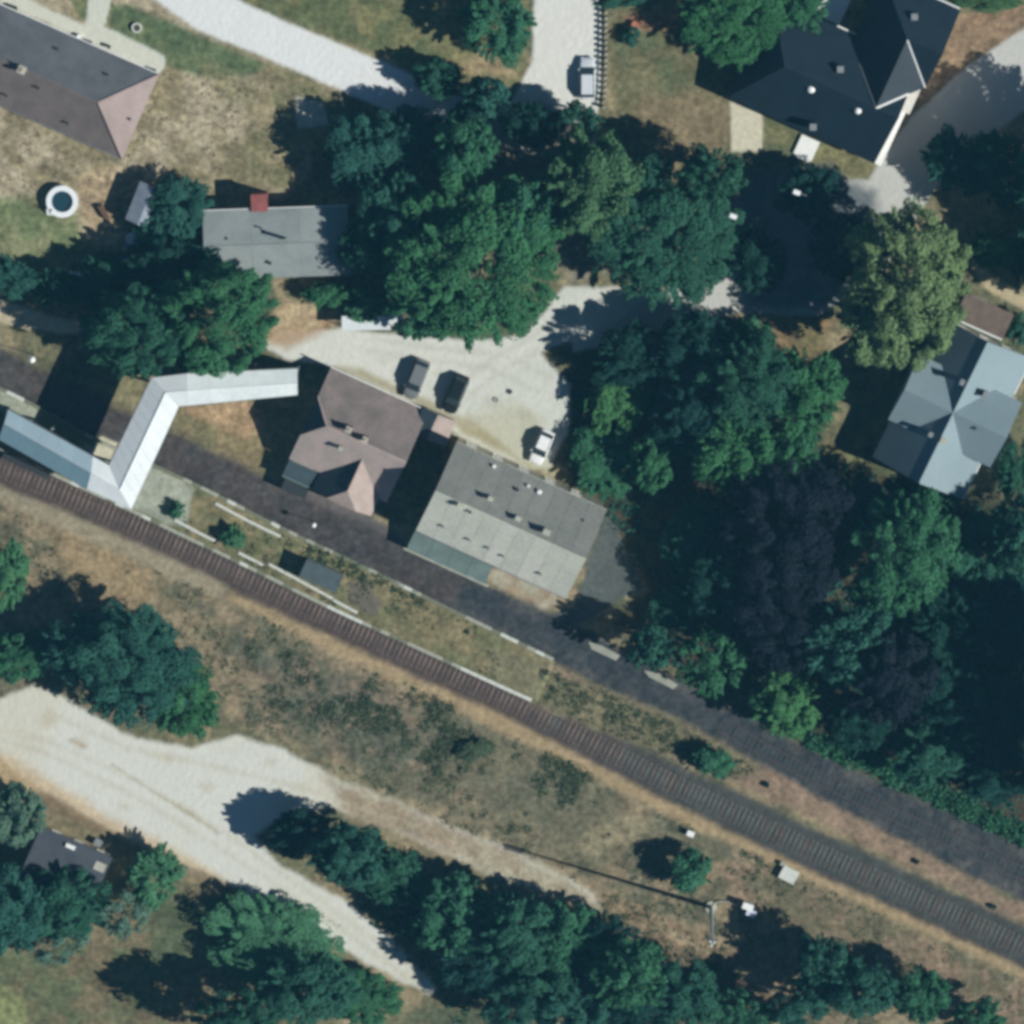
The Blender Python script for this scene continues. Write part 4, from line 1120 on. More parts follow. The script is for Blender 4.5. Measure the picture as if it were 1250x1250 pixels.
# ------------------------------------------------------------------ masts, lamps, cabinets
c = W(868, 1107, 0)
ms = thing('radio_mast', 'tall slender pale mast standing south of the track', 'mast', (c[0], c[1], 0))
mb = MB(); mb.tube((c[0], c[1], 0), (c[0], c[1], 20.5), .30, .10, 10); part('pole', mb, M['slab_white'], ms)
mb = MB(); mb.lathe((c[0], c[1], 0), [(.75, -.1), (.75, .25), (.01, .25)], 12); part('base', mb, M['concrete'], ms)
for k in range(3):
    a_ = k * 2.094 + .3; mb = MB(); p = (c[0] + .3 * math.cos(a_), c[1] + .3 * math.sin(a_)); mb.tube((p[0], p[1], 18.6), (p[0], p[1], 20.4), .13, None, 6); part('antenna', mb, M['white_trim'], ms)
mb = MB()
for k in range(40): mb.box(lambda u, v, z: (c[0] + u, c[1] - v, z), -.22, .22, .33, .37, 1.5 + k * .42, 1.54 + k * .42)
part('ladder', mb, M['steel'], ms)
# cable tray from mast to cabinets
tray = [W(870, 1106, .3), W(874, 1102, .3), W(880, 1100, .3), W(890, 1101, .3), W(905, 1106, .3)]
mb = MB()
for a_, b_ in zip(tray[:-1], tray[1:]): mb.tube(a_, b_, .09, None, 6)
single('cable_duct', mb, M['slab'], 'thin pale curved cable duct between the mast and white cabinets', 'cable duct', tuple(W(878, 1101, 0)))


def cabinet(px_, py_, deg, a_, b_, h_, mat, label, cat='cabinet', name='equipment_cabinet', group=None):
    F = frame(px_, py_, h_, deg); t = thing(name, label, cat, F(0, 0, 0), group)
    mb = MB(); mb.box(F, -a_, a_, -b_, b_, -.1, h_); part('body', mb, mat, t)
    mb = MB(); mb.box(F, -a_ - .05, a_ + .05, -b_ - .05, b_ + .05, h_ + .003, h_ + .07); part('lid', mb, mat, t)
    mb = MB(); mb.box(F, -a_ * .8, a_ * .8, b_, b_ + .03, .15, h_ - .15); part('door', mb, M['steel'], t)
    return t


cabinet(913, 1107, 20, .62, .36, 1.5, M['white_trim'], 'white equipment cabinet nearer the track of the pair by the mast')
cabinet(917, 1115, 20, .55, .34, 1.4, plain('pale_lilac_metal', (.55, .58, .68), .5), 'pale lilac equipment cabinet just south of the white one by the mast')
cabinet(963, 1068, 28, 1.0, .8, .7, M['slab_white'], 'square cream concrete relay box beside the track')
cabinet(843, 1018, 20, .4, .3, .8, M['white_trim'], 'small white box in the dry grass above the bush by the line')
cabinet(956, 1055, 28, .3, .2, .6, M['slab'], 'tiny grey box next to the cream relay box')


def globe_lamp(px_, py_, h_, label, r=.32):
    c = W(px_, py_, h_); t = thing('lamp_post', label, 'lamp post', (c[0], c[1], 0))
    mb = MB(); mb.tube((c[0], c[1], -.1), (c[0], c[1], h_ - r * .8), .06, .045, 8); part('pole', mb, M['steel'], t)
    mb = MB(); mb.lathe((c[0], c[1], h_), [(r * math.sin(k * math.pi / 8) + .001, -r * math.cos(k * math.pi / 8)) for k in range(9)], 14); part('globe', mb, M['globe'], t)
    return t


globe_lamp(39, 439, 4.0, 'white globe lamp at the far left beside the ballast strip', .42)
globe_lamp(383, 641, 3.0, 'white globe lamp standing on the ballast below the station house', .3)


def street_lamp(px_, py_, h_, deg, label):
    F = frame(px_, py_, h_, deg); c = F(-1.2, 0, 0); t = thing('street_lamp', label, 'street lamp', c)
    mb = MB(); mb.tube(c, (c[0], c[1], h_ - .3), .09, .06, 8); part('pole', mb, M['steel'], t)
    mb = MB(); mb.tube((c[0], c[1], h_ - .3), F(-.4, 0, h_), .045, None, 6); part('arm', mb, M['steel'], t)
    mb = MB(); mb.box(F, -.4, .45, -.28, .28, h_ - .08, h_ + .1); part('lamp_head', mb, M['globe'], t)


street_lamp(973, 235, 8.0, 200, 'street lamp with white head over the shaded street below the slate house')
street_lamp(895, 264, 8.0, 20, 'street lamp with white head beside the dark round-crowned tree')

# ------------------------------------------------------------------ post fence by the lane
fp = [(740, 8), (740, 40), (740, 75), (739, 105), (737, 132)]
fc_ = W(740, 70, 0)
fe = thing('picket_fence', 'pale post fence between the lane and the green garden', 'fence', (fc_[0], fc_[1], 0))
sam = resample([W(x, y, 1.0)[:2] for x, y in fp], .72)
for p, tg in sam:
    G = lambda u, v, z: (p[0] + u, p[1] + v, z)
    mb = MB(); mb.box(G, -.16, .16, -.16, .16, -.2, 1.12); part('post', mb, M['slab'], fe)
for (p, tg), (p2, tg2) in zip(sam[:-1], sam[1:]):
    mb = MB()
    for z_ in (.3, .75): mb.prism([(p[0] - .04, p[1] - .17, z_), (p[0] + .04, p[1] - .17, z_), (p2[0] + .04, p2[1] + .17, z_), (p2[0] - .04, p2[1] + .17, z_)], (0, 0, .14))
    part('rail', mb, M['wood'], fe)


# wire fence along the lower left track? garden posts near the hipped house
def post(px_, py_, label, h_=1.1, r=.22, mat='dark', name='planter', cat='planter', group=None):
    c = W(px_, py_, h_ * .7)
    mb = MB(); mb.lathe((c[0], c[1], 0), [(r * .8, -.05), (r, h_ * .7), (r * 1.1, h_), (r * .8, h_), (.01, h_ - .05)], 12)
    return single(name, mb, M[mat], label, cat, (c[0], c[1], 0), group)


post(19, 10, 'dark planter at the upper end of the path beside the hipped house')
post(110, 52, 'dark planter beside the path junction at the hipped house', .8)
post(133, 57, 'dark planter just right of the path junction at the hipped house', .8)
post(188, 87, 'dark planter at the east corner of the hipped house', .9, .28)
post(97, 45, 'white pot by the wall where the entrance path meets the hipped house', .7, .3, 'white_trim')
post(605, 88 + 400, 'dark manhole-like drum standing on the forecourt, lower left of two', .15, .3, 'steel', 'drain_cover', 'drain cover')
post(622, 478, 'dark round drain cover on the forecourt, upper right of two', .15, .3, 'dark', 'drain_cover', 'drain cover')
post(818, 178, 'small dark pot on the brown lawn of the slate house', .6, .25, 'dark')
post(775, 30, 'terracotta pot on bare soil beyond the post fence', .7, .4, 'terracotta')


# rubble strips of pale paving beside the ballast on the wood side
for nm, pts, lab in (('concrete_slab', [(718, 783), (735, 788), (757, 800), (752, 806), (722, 792)], 'broken pale concrete slab beside the ballast at the wood edge, upper left of two'),
                     ('concrete_slab', [(786, 818), (806, 822), (828, 836), (822, 841), (792, 826)], 'long pale concrete slab beside the ballast at the wood edge, lower right of two')):
    mb = MB(); mb.prism([q(x, y, .02) for x, y in pts], (0, 0, .2)); single(nm, mb, M['slab'], lab, 'slab', tuple(W(*pts[0], 0)))


# ------------------------------------------------------------------ cars
def car(px_, py_, deg, paint, label, body_len=4.4, wid=1.8, ht=1.45, name='parked_car'):
    """deg: heading of the front in world degrees"""
    c = W(px_, py_, .8); t_ = math.radians(deg); cs, sn = math.cos(t_), math.sin(t_)
    G = lambda x, y, z: (c[0] + x * cs - y * sn, c[1] + x * sn + y * cs, z)
    t = thing(name, label, 'car', (c[0], c[1], 0))
    Lx = body_len / 2; wy = wid / 2
    # body loft: stations (x, half width, z low, z belt)
    stn_ = [(-Lx, .70, .42, .72), (-Lx + .08, .86, .30, .90), (-Lx + .5, .97, .24, .97), (-.6, 1.0, .22, .96), (.6, 1.0, .22, .95), (Lx - 1.05, .98, .24, .90), (Lx - .4, .93, .27, .78), (Lx - .08, .80, .32, .66), (Lx, .62, .42, .58)]
    mb = MB(); m = 10
    for (x, w, z0, z1) in stn_:
        w *= wy
        for (yy, zz) in ((-w * .9, z0), (-w, z0 + .12), (-w, z1 - .18), (-w * .93, z1 - .04), (-w * .7, z1), (w * .7, z1), (w * .93, z1 - .04), (w, z1 - .18), (w, z0 + .12), (w * .9, z0)):
            mb.v.append(G(x, yy, zz))
    for i in range(len(stn_) - 1):
        for k in range(m):
            k2 = (k + 1) % m; mb.f.append((i * m + k, i * m + k2, (i + 1) * m + k2, (i + 1) * m + k))
    mb.f.append(tuple(range(m))); mb.f.append(tuple(reversed(range((len(stn_) - 1) * m, len(stn_) * m))))
    bo = part('body', mb, paint, t)
    for p_ in bo.data.polygons: p_.use_smooth = True
    xb0, xb1, xt0, xt1 = -Lx + .28, Lx - 1.15, -Lx + .75, Lx - 2.05   # base and top of the cabin
    yb, yt, zb, zt = wy * .88, wy * .70, .93, ht
    mb = MB(); mb.prism([G(xt0 - .05, -yt - .02, zt - .03), G(xt1 + .05, -yt - .02, zt - .03), G(xt1 + .05, yt + .02, zt - .03), G(xt0 - .05, yt + .02, zt - .03)], (0, 0, .06)); part('roof', mb, paint, t)
    def quad(pts, name):
        ctr = np.array(G((xt0 + xt1) / 2, 0, .9)); cen = np.mean(np.array(pts), 0); d = (ctr - cen); d = d / np.linalg.norm(d) * .04
        mb = MB(); mb.prism(pts, d); part(name, mb, M['glass'], t)
    quad([G(xb1, -yb, zb), G(xb1, yb, zb), G(xt1, yt, zt - .03), G(xt1, -yt, zt - .03)], 'windscreen')
    quad([G(xb0, yb, zb), G(xb0, -yb, zb), G(xt0, -yt, zt - .03), G(xt0, yt, zt - .03)], 'rear_window')
    for s_ in (-1, 1):
        quad([G(xb0, s_ * yb, zb), G(xb1, s_ * yb, zb), G(xt1, s_ * yt, zt - .03), G(xt0, s_ * yt, zt - .03)], 'side_window')
        mb = MB(); mb.tube(G(xb1 - .25, s_ * wy * .95, .95), G(xb1 - .25, s_ * (wy + .14), 1.0), .08, .09, 6); part('wing_mirror', mb, paint, t)
        mb = MB(); mb.box(G, Lx - .16, Lx + .01, s_ * wy * .62 - .16, s_ * wy * .62 + .16, .52, .66); part('headlight', mb, M['lamp'], t)
        mb = MB(); mb.box(G, -Lx - .01, -Lx + .12, s_ * wy * .66 - .14, s_ * wy * .66 + .14, .62, .8); part('tail_light', mb, M['taillamp'], t)
        for x in (-Lx + .82, Lx - .85):
            mb = MB(); mb.tube(G(x, s_ * (wy - .2), .32), G(x, s_ * (wy + .01), .32), .32, None, 16); w_ = part('wheel', mb, M['tyre'], t)
            mb = MB(); mb.tube(G(x, s_ * (wy + .005), .32), G(x, s_ * (wy + .025), .32), .2, None, 12); part('rim', mb, M['rim'], w_)
    return t


car(717, 96, 90, M['car_silver'], 'silver car parked on the pale lane beside the post fence', 5.1, 1.95)
car(508, 463, -112, M['car_grey'], 'dark grey car left of the two parked along the station house', 5.1, 1.98, 1.55)
car(556, 481, -113, M['car_black'], 'black car right of the two parked along the station house', 5.0, 1.98, 1.55)
car(661, 546, -114, M['car_white'], 'small white car parked at the shaded east end of the forecourt', 4.4, 1.9, 1.5)


# ------------------------------------------------------------------ trees
def noise3(p, f, seed):
    """cheap smooth 3-D noise made of rotated waves"""
    rng = np.random.default_rng(seed); v = np.zeros(len(p))
    for k in range(9):
        d = rng.normal(size=3); d /= np.linalg.norm(d)
        v += np.sin(p @ d * f * rng.uniform(.7, 1.5) + rng.uniform(0, 6.28))
    return v / 3.0


def crown_mesh(name, seed, lobes, leaves, size, lobe_r=(.2, .4), core=.62, hole=-.55, sprays=70, jit=.22):
    rng = np.random.default_rng(seed)
    cs = [np.array([0, 0, -.05])]; rs = [core]
    ga = math.pi * (3 - math.sqrt(5))
    for i in range(lobes):
        zz = 1 - 1.5 * (i + .5) / lobes
        a_ = i * ga + rng.uniform(-.6, .6)
        rr = math.sqrt(max(0, 1 - zz * zz))
        r = lobe_r[0] + (lobe_r[1] - lobe_r[0]) * rng.random() ** 1.4
        d = np.array([rr * math.cos(a_), rr * math.sin(a_), zz]) * (1 - r) * rng.uniform(1 - jit * 1.6, 1 + jit)
        cs.append(d); rs.append(r)
    for i in range(sprays):                      # leafy shoots that break the outline
        a_ = rng.uniform(0, 6.283); zz = rng.uniform(-.35, .9); rr = math.sqrt(1 - zz * zz)
        cs.append(np.array([rr * math.cos(a_), rr * math.sin(a_), zz]) * rng.uniform(.80, .96)); rs.append(rng.uniform(.045, .085))
    cs = np.array(cs); rs = np.array(rs)
    wgt = rs ** 2; wgt[0] *= .45; wgt[lobes + 1:] *= 2.4; wgt /= wgt.sum()
    m0 = int(leaves * 1.35)
    which = rng.choice(len(rs), m0, p=wgt)
    dirs = rng.normal(size=(m0, 3)); dirs[:, 2] = dirs[:, 2] * .9 + .3
    dirs /= np.linalg.norm(dirs, axis=1)[:, None]
    rad = rs[which] * (1 - .35 * rng.random(m0) ** 1.5)
    rad *= 1 + .22 * noise3(cs[which] + dirs * rs[which][:, None], 9.0, seed + 5) + .12 * noise3(cs[which] + dirs * rs[which][:, None], 22.0, seed + 6)
    rad = np.where(which > lobes, rs[which] * np.sqrt(rng.random(m0)), rad)
    pos = cs[which] + dirs * rad[:, None]
    sp = which > lobes                            # stretch shoots outwards, thin them sideways
    od = cs[which] / (np.linalg.norm(cs[which], axis=1)[:, None] + 1e-6)
    al = ((pos - cs[which]) * od).sum(1)[:, None]
    pos = np.where(sp[:, None], cs[which] + (pos - cs[which] - al * od) * .75 + al * od * 2.3, pos)
    keep = noise3(pos, 6.5, seed + 9) > hole      # gaps between the boughs
    pos = pos[keep][:leaves]; which = which[keep][:leaves]; dirs = dirs[keep][:leaves]
    nl = len(pos)
    nrm = dirs + rng.normal(size=(nl, 3)) * .5 + np.array([0, 0, .28]); nrm /= np.linalg.norm(nrm, axis=1)[:, None]
    t1 = np.cross(nrm, rng.normal(size=(nl, 3))); t1 /= np.linalg.norm(t1, axis=1)[:, None]
    t2 = np.cross(nrm, t1)
    sz = size * rng.uniform(.55, 1.35, nl)[:, None]
    v = np.stack([pos - t1 * sz, pos - t2 * sz * .62 + nrm * sz * .15, pos + t1 * sz, pos + t2 * sz * .62 + nrm * sz * .15], 1).reshape(-1, 3)
    lt = rng.uniform(.1, .9, len(rs))
    tint = np.clip(lt[which] * .6 + rng.uniform(0, 1, nl) * .4, 0, 1)
    me = bpy.data.meshes.new(name)
    me.vertices.add(nl * 4); me.vertices.foreach_set('co', v.astype(np.float32).ravel())
    me.loops.add(nl * 4); me.loops.foreach_set('vertex_index', np.arange(nl * 4, dtype=np.int32))
    me.polygons.add(nl); me.polygons.foreach_set('loop_start', np.arange(0, nl * 4, 4, dtype=np.int32))
    a = me.attributes.new('tint', 'FLOAT', 'POINT'); a.data.foreach_set('value', np.repeat(tint, 4).astype(np.float32))
    me.update(calc_edges=True)
    me.materials.append(LEAF['mid'])
    return me


CROWN = {
    'large': [crown_mesh('large_crown', sd, lb, 46000, .0250, (.10, .27), .72, -.85, 90) for sd, lb in ((1, 84), (2, 70), (9, 98), (21, 76))],
    'round': [crown_mesh('round_crown', sd, lb, 20000, .039, (.13, .36), .66, -.8, 60) for sd, lb in ((3, 34), (4, 42), (5, 28), (15, 38), (33, 31))],
    'small': [crown_mesh('small_crown', sd, lb, 5200, .072, (.25, .52), .6, sprays=26) for sd, lb in ((6, 10), (7, 12), (8, 9))],
    'airy': [crown_mesh('airy_crown', sd, lb, 9000, .04, (.10, .30), .3, sprays=90) for sd, lb in ((10, 26), (12, 20))],
}


def trunk_mesh(seed):
    rng = random.Random(seed); mb = MB()
    mb.tube((0, 0, -.03), (0.01, 0, .30), .030, .022, 9); mb.tube((0.01, 0, .30), (.0, .01, .72), .022, .010, 8)
    for k in range(6):
        a_ = k * 1.05 + rng.uniform(-.2, .2); z0 = rng.uniform(.28, .5)
        mid = (.12 * math.cos(a_), .12 * math.sin(a_), z0 + .12)
        mb.tube((0, 0, z0), mid, .012, .008, 6); mb.tube(mid, (.26 * math.cos(a_ + .2), .26 * math.sin(a_ + .2), z0 + rng.uniform(.2, .34)), .008, .003, 5)
    return mb.mesh('trunk', M['bark'])


TRUNK = [trunk_mesh(i) for i in range(3)]
TREE_N = 0


def tree(px_, py_, rx, ry, h_, kind, sp, label, group=None, name='broadleaf_tree', cat='tree', base=.22):
    global TREE_N
    zc = h_ * (1 + base) / 2
    c = W(px_, py_, zc)
    t = thing(name, label, cat, (c[0], c[1], 0), group)
    meshes = CROWN[kind]
    me = meshes[TREE_N % len(meshes)]
    o = bpy.data.objects.new('crown', me); col.objects.link(o); o.parent = t
    o.location = (0, 0, zc)
    # random spin in quarter turns keeps the stretch aligned with the picture axes
    rot = (TREE_N * 137.5) % 360
    o.rotation_euler = (0, 0, math.radians(90 * (TREE_N % 4) + random.uniform(-24, 24)))
    sx, sy = (rx, ry) if TREE_N % 2 == 0 else (ry, rx)
    o.scale = (sx * S, sy * S, h_ * (1 - base) / 2)
    o.material_slots[0].link = 'OBJECT'; o.material_slots[0].material = LEAF[sp]
    tr_ = bpy.data.objects.new('trunk', TRUNK[TREE_N % 3]); col.objects.link(tr_); tr_.parent = t
    tr_.scale = (h_, h_, h_); tr_.rotation_euler = (0, 0, rot)
    TREE_N += 1
    return t


T = tree
# --- top edge
T(608, 28, 44, 48, 7.5, 'round', 'mid', 'round green tree on the verge left of the pale lane at the top')
T(905, 20, 74, 62, 6.5, 'large', 'mid', 'big green tree overhanging the north corner of the dark slate house')
T(975, 12, 34, 34, 6, 'round', 'mid', 'smaller green tree by the white terrace of the slate house')
T(1195, -8, 60, 20, 4, 'round', 'olive', 'low green tree at the top edge beyond the slate house')
T(765, -12, 48, 20, 6, 'round', 'dark', 'dark tree at the top edge above the post fence')
# --- central grove
T(575, 318, 104, 102, 14, 'large', 'mid', 'largest broad green tree overhanging the north of the forecourt')
T(640, 265, 40, 50, 12, 'round', 'mid', 'green tree on the right shoulder of the largest forecourt tree')
T(520, 375, 50, 40, 10, 'round', 'mid', 'green tree at the lower left foot of the largest forecourt tree')
T(717, 222, 56, 66, 13, 'round', 'olive', 'yellowish green tree in the middle of the grove below the silver car')
T(808, 285, 88, 88, 9, 'large', 'dark', 'dark teal round-crowned tree right of the grove by the street')
T(868, 215, 40, 36, 11, 'round', 'dark', 'dark tree on the lawn edge below the garden path of the slate house')
T(566, 180, 38, 42, 11, 'round', 'mid', 'green tree partly lit at the south side of the top lane')
T(497, 172, 50, 44, 6.5, 'round', 'dark', 'dark tree at the bend of the top lane north of the grey-roofed house')
T(440, 190, 46, 48, 7, 'round', 'dark', 'dark shaded tree at the lawn edge northeast of the grey-roofed house')
T(533, 96, 32, 24, 5, 'round', 'dark', 'small dark tree on the north side of the top lane')
T(592, 116, 32, 24, 8, 'small', 'dark', 'dark bush at the junction of the two pale lanes')
T(645, 152, 36, 26, 7, 'round', 'deep', 'added shade-casting tree at the end of the vertical pale lane')  # extra crown placed to cast shade on the lane
T(575, 142, 32, 22, 6, 'round', 'deep', 'added shade-casting tree overhanging the end of the top lane')  # second shade caster added over the lane
T(450, 300, 36, 36, 8, 'round', 'dark', 'dark tree touching the east end of the grey-roofed house')
T(478, 258, 44, 54, 9.5, 'round', 'dark', 'dark tree just east of the grey-roofed house in deep shade')
T(706, 146, 30, 22, 7, 'round', 'dark', 'dark small tree below the silver car at the lane end')
T(450, 372, 34, 22, 4, 'small', 'fresh', 'fresh green bush behind the white shelter roof', name='bush', cat='bush', base=.02)
T(400, 360, 30, 18, 3, 'small', 'mid', 'green bush below the south wall of the grey-roofed house', name='bush', cat='bush', base=.02)
# --- left grove
T(262, 388, 78, 66, 13, 'large', 'mid', 'broad green tree south of the grey-roofed house above the footbridge')
T(175, 405, 70, 55, 12, 'large', 'dark', 'dark tree left of the broad one above the footbridge')
T(205, 335, 58, 46, 7, 'round', 'deep', 'shaded dark tree at the southwest corner of the grey-roofed house')
T(222, 252, 38, 38, 4.5, 'round', 'dark', 'dull tree between the garden shed and the grey-roofed house')
T(188, 286, 32, 26, 3.5, 'small', 'dark', 'low dull tree in front of the garden shed')
T(128, 345, 38, 38, 5, 'round', 'dark', 'dark shaded tree at the lawn corner below the pool')
T(68, 350, 32, 24, 4.5, 'round', 'dark', 'teal tree at the left beside the sandy path')
T(14, 340, 36, 24, 4.5, 'round', 'dark', 'dark tree cut by the left edge above the ballast strip')
T(126, 396, 32, 26, 5, 'round', 'mid', 'green tree left of the footbridge shadow')
# --- east of the forecourt
T(757, 485, 36, 58, 4.4, 'round', 'fresh', 'fresh green slender tree at the east edge of the forecourt')
T(736, 566, 42, 44, 3.4, 'round', 'mid', 'green tree behind the small white car')
T(797, 560, 30, 40, 7, 'round', 'mid', 'narrow green tree lit beside the deep shade east of the forecourt')
T(775, 434, 50, 40, 7, 'round', 'deep', 'shaded tree at the northeast corner of the forecourt')
T(848, 425, 52, 44, 8.5, 'round', 'deep', 'dark tree south of the pale street patch')
T(850, 500, 55, 55, 9, 'round', 'deep', 'dark tree in the middle of the park group')
T(915, 465, 60, 60, 12, 'large', 'dark', 'large dark tree in the centre of the park group')
T(980, 480, 48, 58, 11, 'round', 'mid', 'green tree at the right side of the park group')
T(900, 545, 60, 46, 11, 'round', 'mid', 'green tree at the south side of the park group')
T(965, 550, 34, 36, 9, 'round', 'mid', 'small green tree at the southeast tip of the park group')
T(920, 405, 26, 20, 3.5, 'small', 'mid', 'low bush on the brown patch north of the park group', name='bush', cat='bush', base=.02)
# --- yellow-green tree and top right
T(1108, 345, 74, 96, 17, 'large', 'yellow', 'tall yellow-green tree beside the pale metal-roofed house')
T(1072, 398, 50, 50, 14, 'round', 'yellow', 'lower yellow-green tree added for shade, joined to the tall one on its left')  # extra crown added to enlarge the shade on the street
T(985, 235, 40, 34, 6, 'round', 'deep', 'added dark tree deepening the shade over the turning area below the slate house')  # dark crown added to thicken the street shade
T(1030, 300, 42, 40, 6, 'round', 'deep', 'added dark tree deepening the shade left of the tall yellow-green tree')  # another dark crown added within the street shade
T(925, 320, 36, 40, 5.5, 'round', 'deep', 'added dark low tree filling in the shade of the street')  # dark crown standing in for shade on open street ground
T(1350, 235, 105, 105, 16, 'large', 'dark', 'big dark tree past the right edge whose shade covers the street')
T(1215, 205, 52, 46, 6, 'round', 'dark', 'dark low tree in deep shade at the right edge above the garden path')
T(1160, 195, 36, 36, 5, 'round', 'dark', 'dark shaded tree on the street corner left of the right edge')
T(1330, 330, 60, 60, 12, 'round', 'dark', 'dark tree past the right edge beyond the garden path')
T(1215, 305, 36, 26, 4, 'small', 'mid', 'green bush by the garden path at the right edge', name='bush', cat='bush', base=.02)
T(1258, 320, 26, 36, 5, 'small', 'dark', 'dark bush cut by the right edge above the brown flat roof', name='bush', cat='bush', base=.02)
T(1245, 400, 14, 22, 2.5, 'small', 'dark', 'dark bush just east of the brown flat roof', name='bush', cat='bush', base=.02)
# --- copper beech and woodland
T(965, 650, 85, 92, 13, 'large', 'copper', 'great dark purple copper beech in the shaded park')
T(960, 760, 70, 60, 12, 'large', 'copper', 'second purple-leaved tree below the great copper beech')
T(1085, 825, 56, 60, 15, 'round', 'copper', 'purple-brown tree in the wood above the hedge strip')
T(1103, 672, 62, 78, 15, 'large', 'mid', 'bright green tree in the wood below the metal-roofed house')
T(1040, 620, 44, 40, 9, 'round', 'deep', 'dark tree between the copper beech and the bright green tree')
T(1203, 672, 46, 46, 6, 'round', 'dark', 'teal tree at the south corner of the metal-roofed house')
T(1245, 655, 40, 50, 12, 'round', 'dark', 'teal tree cut by the right edge south of the metal-roofed house')
T(1242, 575, 28, 38, 4, 'round', 'dark', 'dark tree against the east wing of the metal-roofed house')
T(1230, 760, 52, 52, 8, 'round', 'deep', 'dark tree at the right edge in the middle of the wood')
T(1160, 760, 52, 46, 8, 'round', 'deep', 'dark tree in the wood below the bright green one')
T(1030, 785, 56, 52, 14, 'round', 'dark', 'teal-green tree in the wood left of the purple-brown one')
T(1165, 850, 52, 50, 8, 'round', 'deep', 'dark shaded tree right of the purple-brown one')
T(1235, 860, 52, 50, 8, 'round', 'deep', 'dark shaded tree at the right edge low in the wood')
T(1210, 935, 52, 46, 7, 'round', 'deep', 'dark tree above the hedge strip at the right edge')
T(1135, 920, 46, 42, 8, 'round', 'dark', 'dark tree above the middle of the hedge strip')
T(1050, 885, 46, 36, 7, 'round', 'deep', 'dark tree above the left end of the hedge strip')
T(1345, 820, 70, 70, 20, 'large', 'dark', 'added unseen tall tree past the right edge shading the wood')  # out-of-view tree added to darken the wood
T(1345, 930, 80, 70, 20, 'large', 'dark', 'added unseen tree past the right edge shading the wood by the hedge strip')  # second out-of-view tree added to shade the wood
T(868, 808, 42, 42, 9, 'airy', 'mid', 'teal-green loose tree beside the ballast at the wood edge')
T(958, 858, 44, 44, 8, 'round', 'fresh', 'bright fresh green small tree beside the ballast at the wood edge')
T(792, 790, 30, 28, 9, 'small', 'dark', 'small dark tree between the two pale slabs at the wood edge')
T(880, 710, 50, 50, 8, 'round', 'deep', 'shaded dark tree left of the copper beeches')
T(852, 660, 44, 46, 5, 'round', 'dark', 'shaded dark tree nearest the dark yard')
T(822, 744, 30, 26, 3, 'round', 'dark', 'dark tree below the corner of the dark yard')
# --- left and bottom
T(5, 700, 30, 46, 6, 'round', 'fresh', 'fresh green tree cut by the left edge below the track')
T(165, 815, 82, 72, 10, 'large', 'dark', 'broad teal tree above the sandy clearing')
T(225, 855, 42, 50, 8, 'round', 'mid', 'green tree at the lower right of the broad teal tree by the sand')
T(95, 790, 50, 40, 8, 'round', 'dark', 'dark tree at the left flank of the broad teal tree by the sand')
T(22, 800, 50, 30, 5, 'round', 'mid', 'green scrub tree at the left edge above the sand')
T(22, 995, 36, 40, 7, 'round', 'silver', 'silvery green tree at the left edge below the sandy track')
T(188, 1068, 32, 42, 5, 'round', 'fresh', 'fresh green tree right of the dark flat roof below the sandy track')
T(150, 1115, 34, 32, 6, 'airy', 'silver', 'silvery feathery tree below the fresh green one by the flat roof')
T(82, 1104, 56, 44, 7, 'round', 'dark', 'dark feathery tree overhanging the dark flat roof')
T(75, 1155, 36, 22, 5, 'airy', 'silver', 'silvery low tree at the field edge below the dark flat roof')
T(10, 1110, 46, 60, 9, 'round', 'dark', 'dark tree at the left edge beside the flat roof')
T(335, 1152, 82, 60, 4.6, 'large', 'fresh', 'broad bright green tree below the narrow end of the sandy track')
T(375, 1205, 60, 46, 9, 'round', 'dark', 'dark teal tree at the lower right of the broad bright green one')
T(290, 1245, 56, 40, 12, 'round', 'dark', 'dark tree at the bottom edge beyond the field')
T(445, 1220, 48, 34, 4, 'round', 'mid', 'green tree at the bottom edge left of the sandy track end')
T(424, 1043, 50, 40, 10.5, 'round', 'dark', 'dark tree at the upper left end of the lower tree belt')
T(482, 1074, 46, 38, 6, 'round', 'dark', 'teal tree next along the belt beside the narrow sandy track')
T(552, 1118, 50, 48, 9, 'round', 'mid', 'green tree in the lower belt at the end of the sandy track')
T(625, 1136, 54, 48, 12, 'round', 'dark', 'dark tree in the middle of the lower belt')
T(690, 1150, 52, 50, 8.5, 'round', 'mid', 'green tree in the lower belt below the end of the dry path')
T(635, 1222, 50, 40, 9, 'large', 'dark', 'big dark tree at the bottom edge in the lower belt')
T(705, 1226, 52, 42, 10, 'round', 'dark', 'dark tree at the bottom edge right of the big one')
T(765, 1190, 50, 46, 12, 'round', 'mid', 'green tree in the lower belt left of the mast')
T(835, 1215, 52, 42, 9, 'round', 'dark', 'dark teal tree at the bottom edge below the mast')
T(905, 1240, 50, 30, 8, 'round', 'mid', 'green tree at the bottom edge right of the mast')
T(514, 1120, 38, 28, 5, 'round', 'deep', 'deep green tree closing the belt above the end of the sandy track')
T(582, 1172, 52, 42, 8, 'round', 'deep', 'deep green tree between the bottom edge and the middle of the belt')
T(662, 1190, 48, 40, 9, 'round', 'dark', 'dark teal tree low in the middle of the belt')
T(735, 1150, 44, 36, 7, 'round', 'deep', 'deep green tree at the north side of the belt left of the mast')
T(770, 1235, 52, 36, 9, 'round', 'deep', 'deep green tree at the bottom edge left of the mast')
T(365, 1015, 40, 30, 6, 'round', 'deep', 'deep green tree at the very upper left tip of the lower belt')
T(1005, 1175, 34, 38, 9, 'round', 'dark', 'teal tree standing in the shade right of the mast cabinets')
T(1050, 1205, 46, 36, 10, 'round', 'dark', 'second teal tree right of the mast cabinets at the bottom')
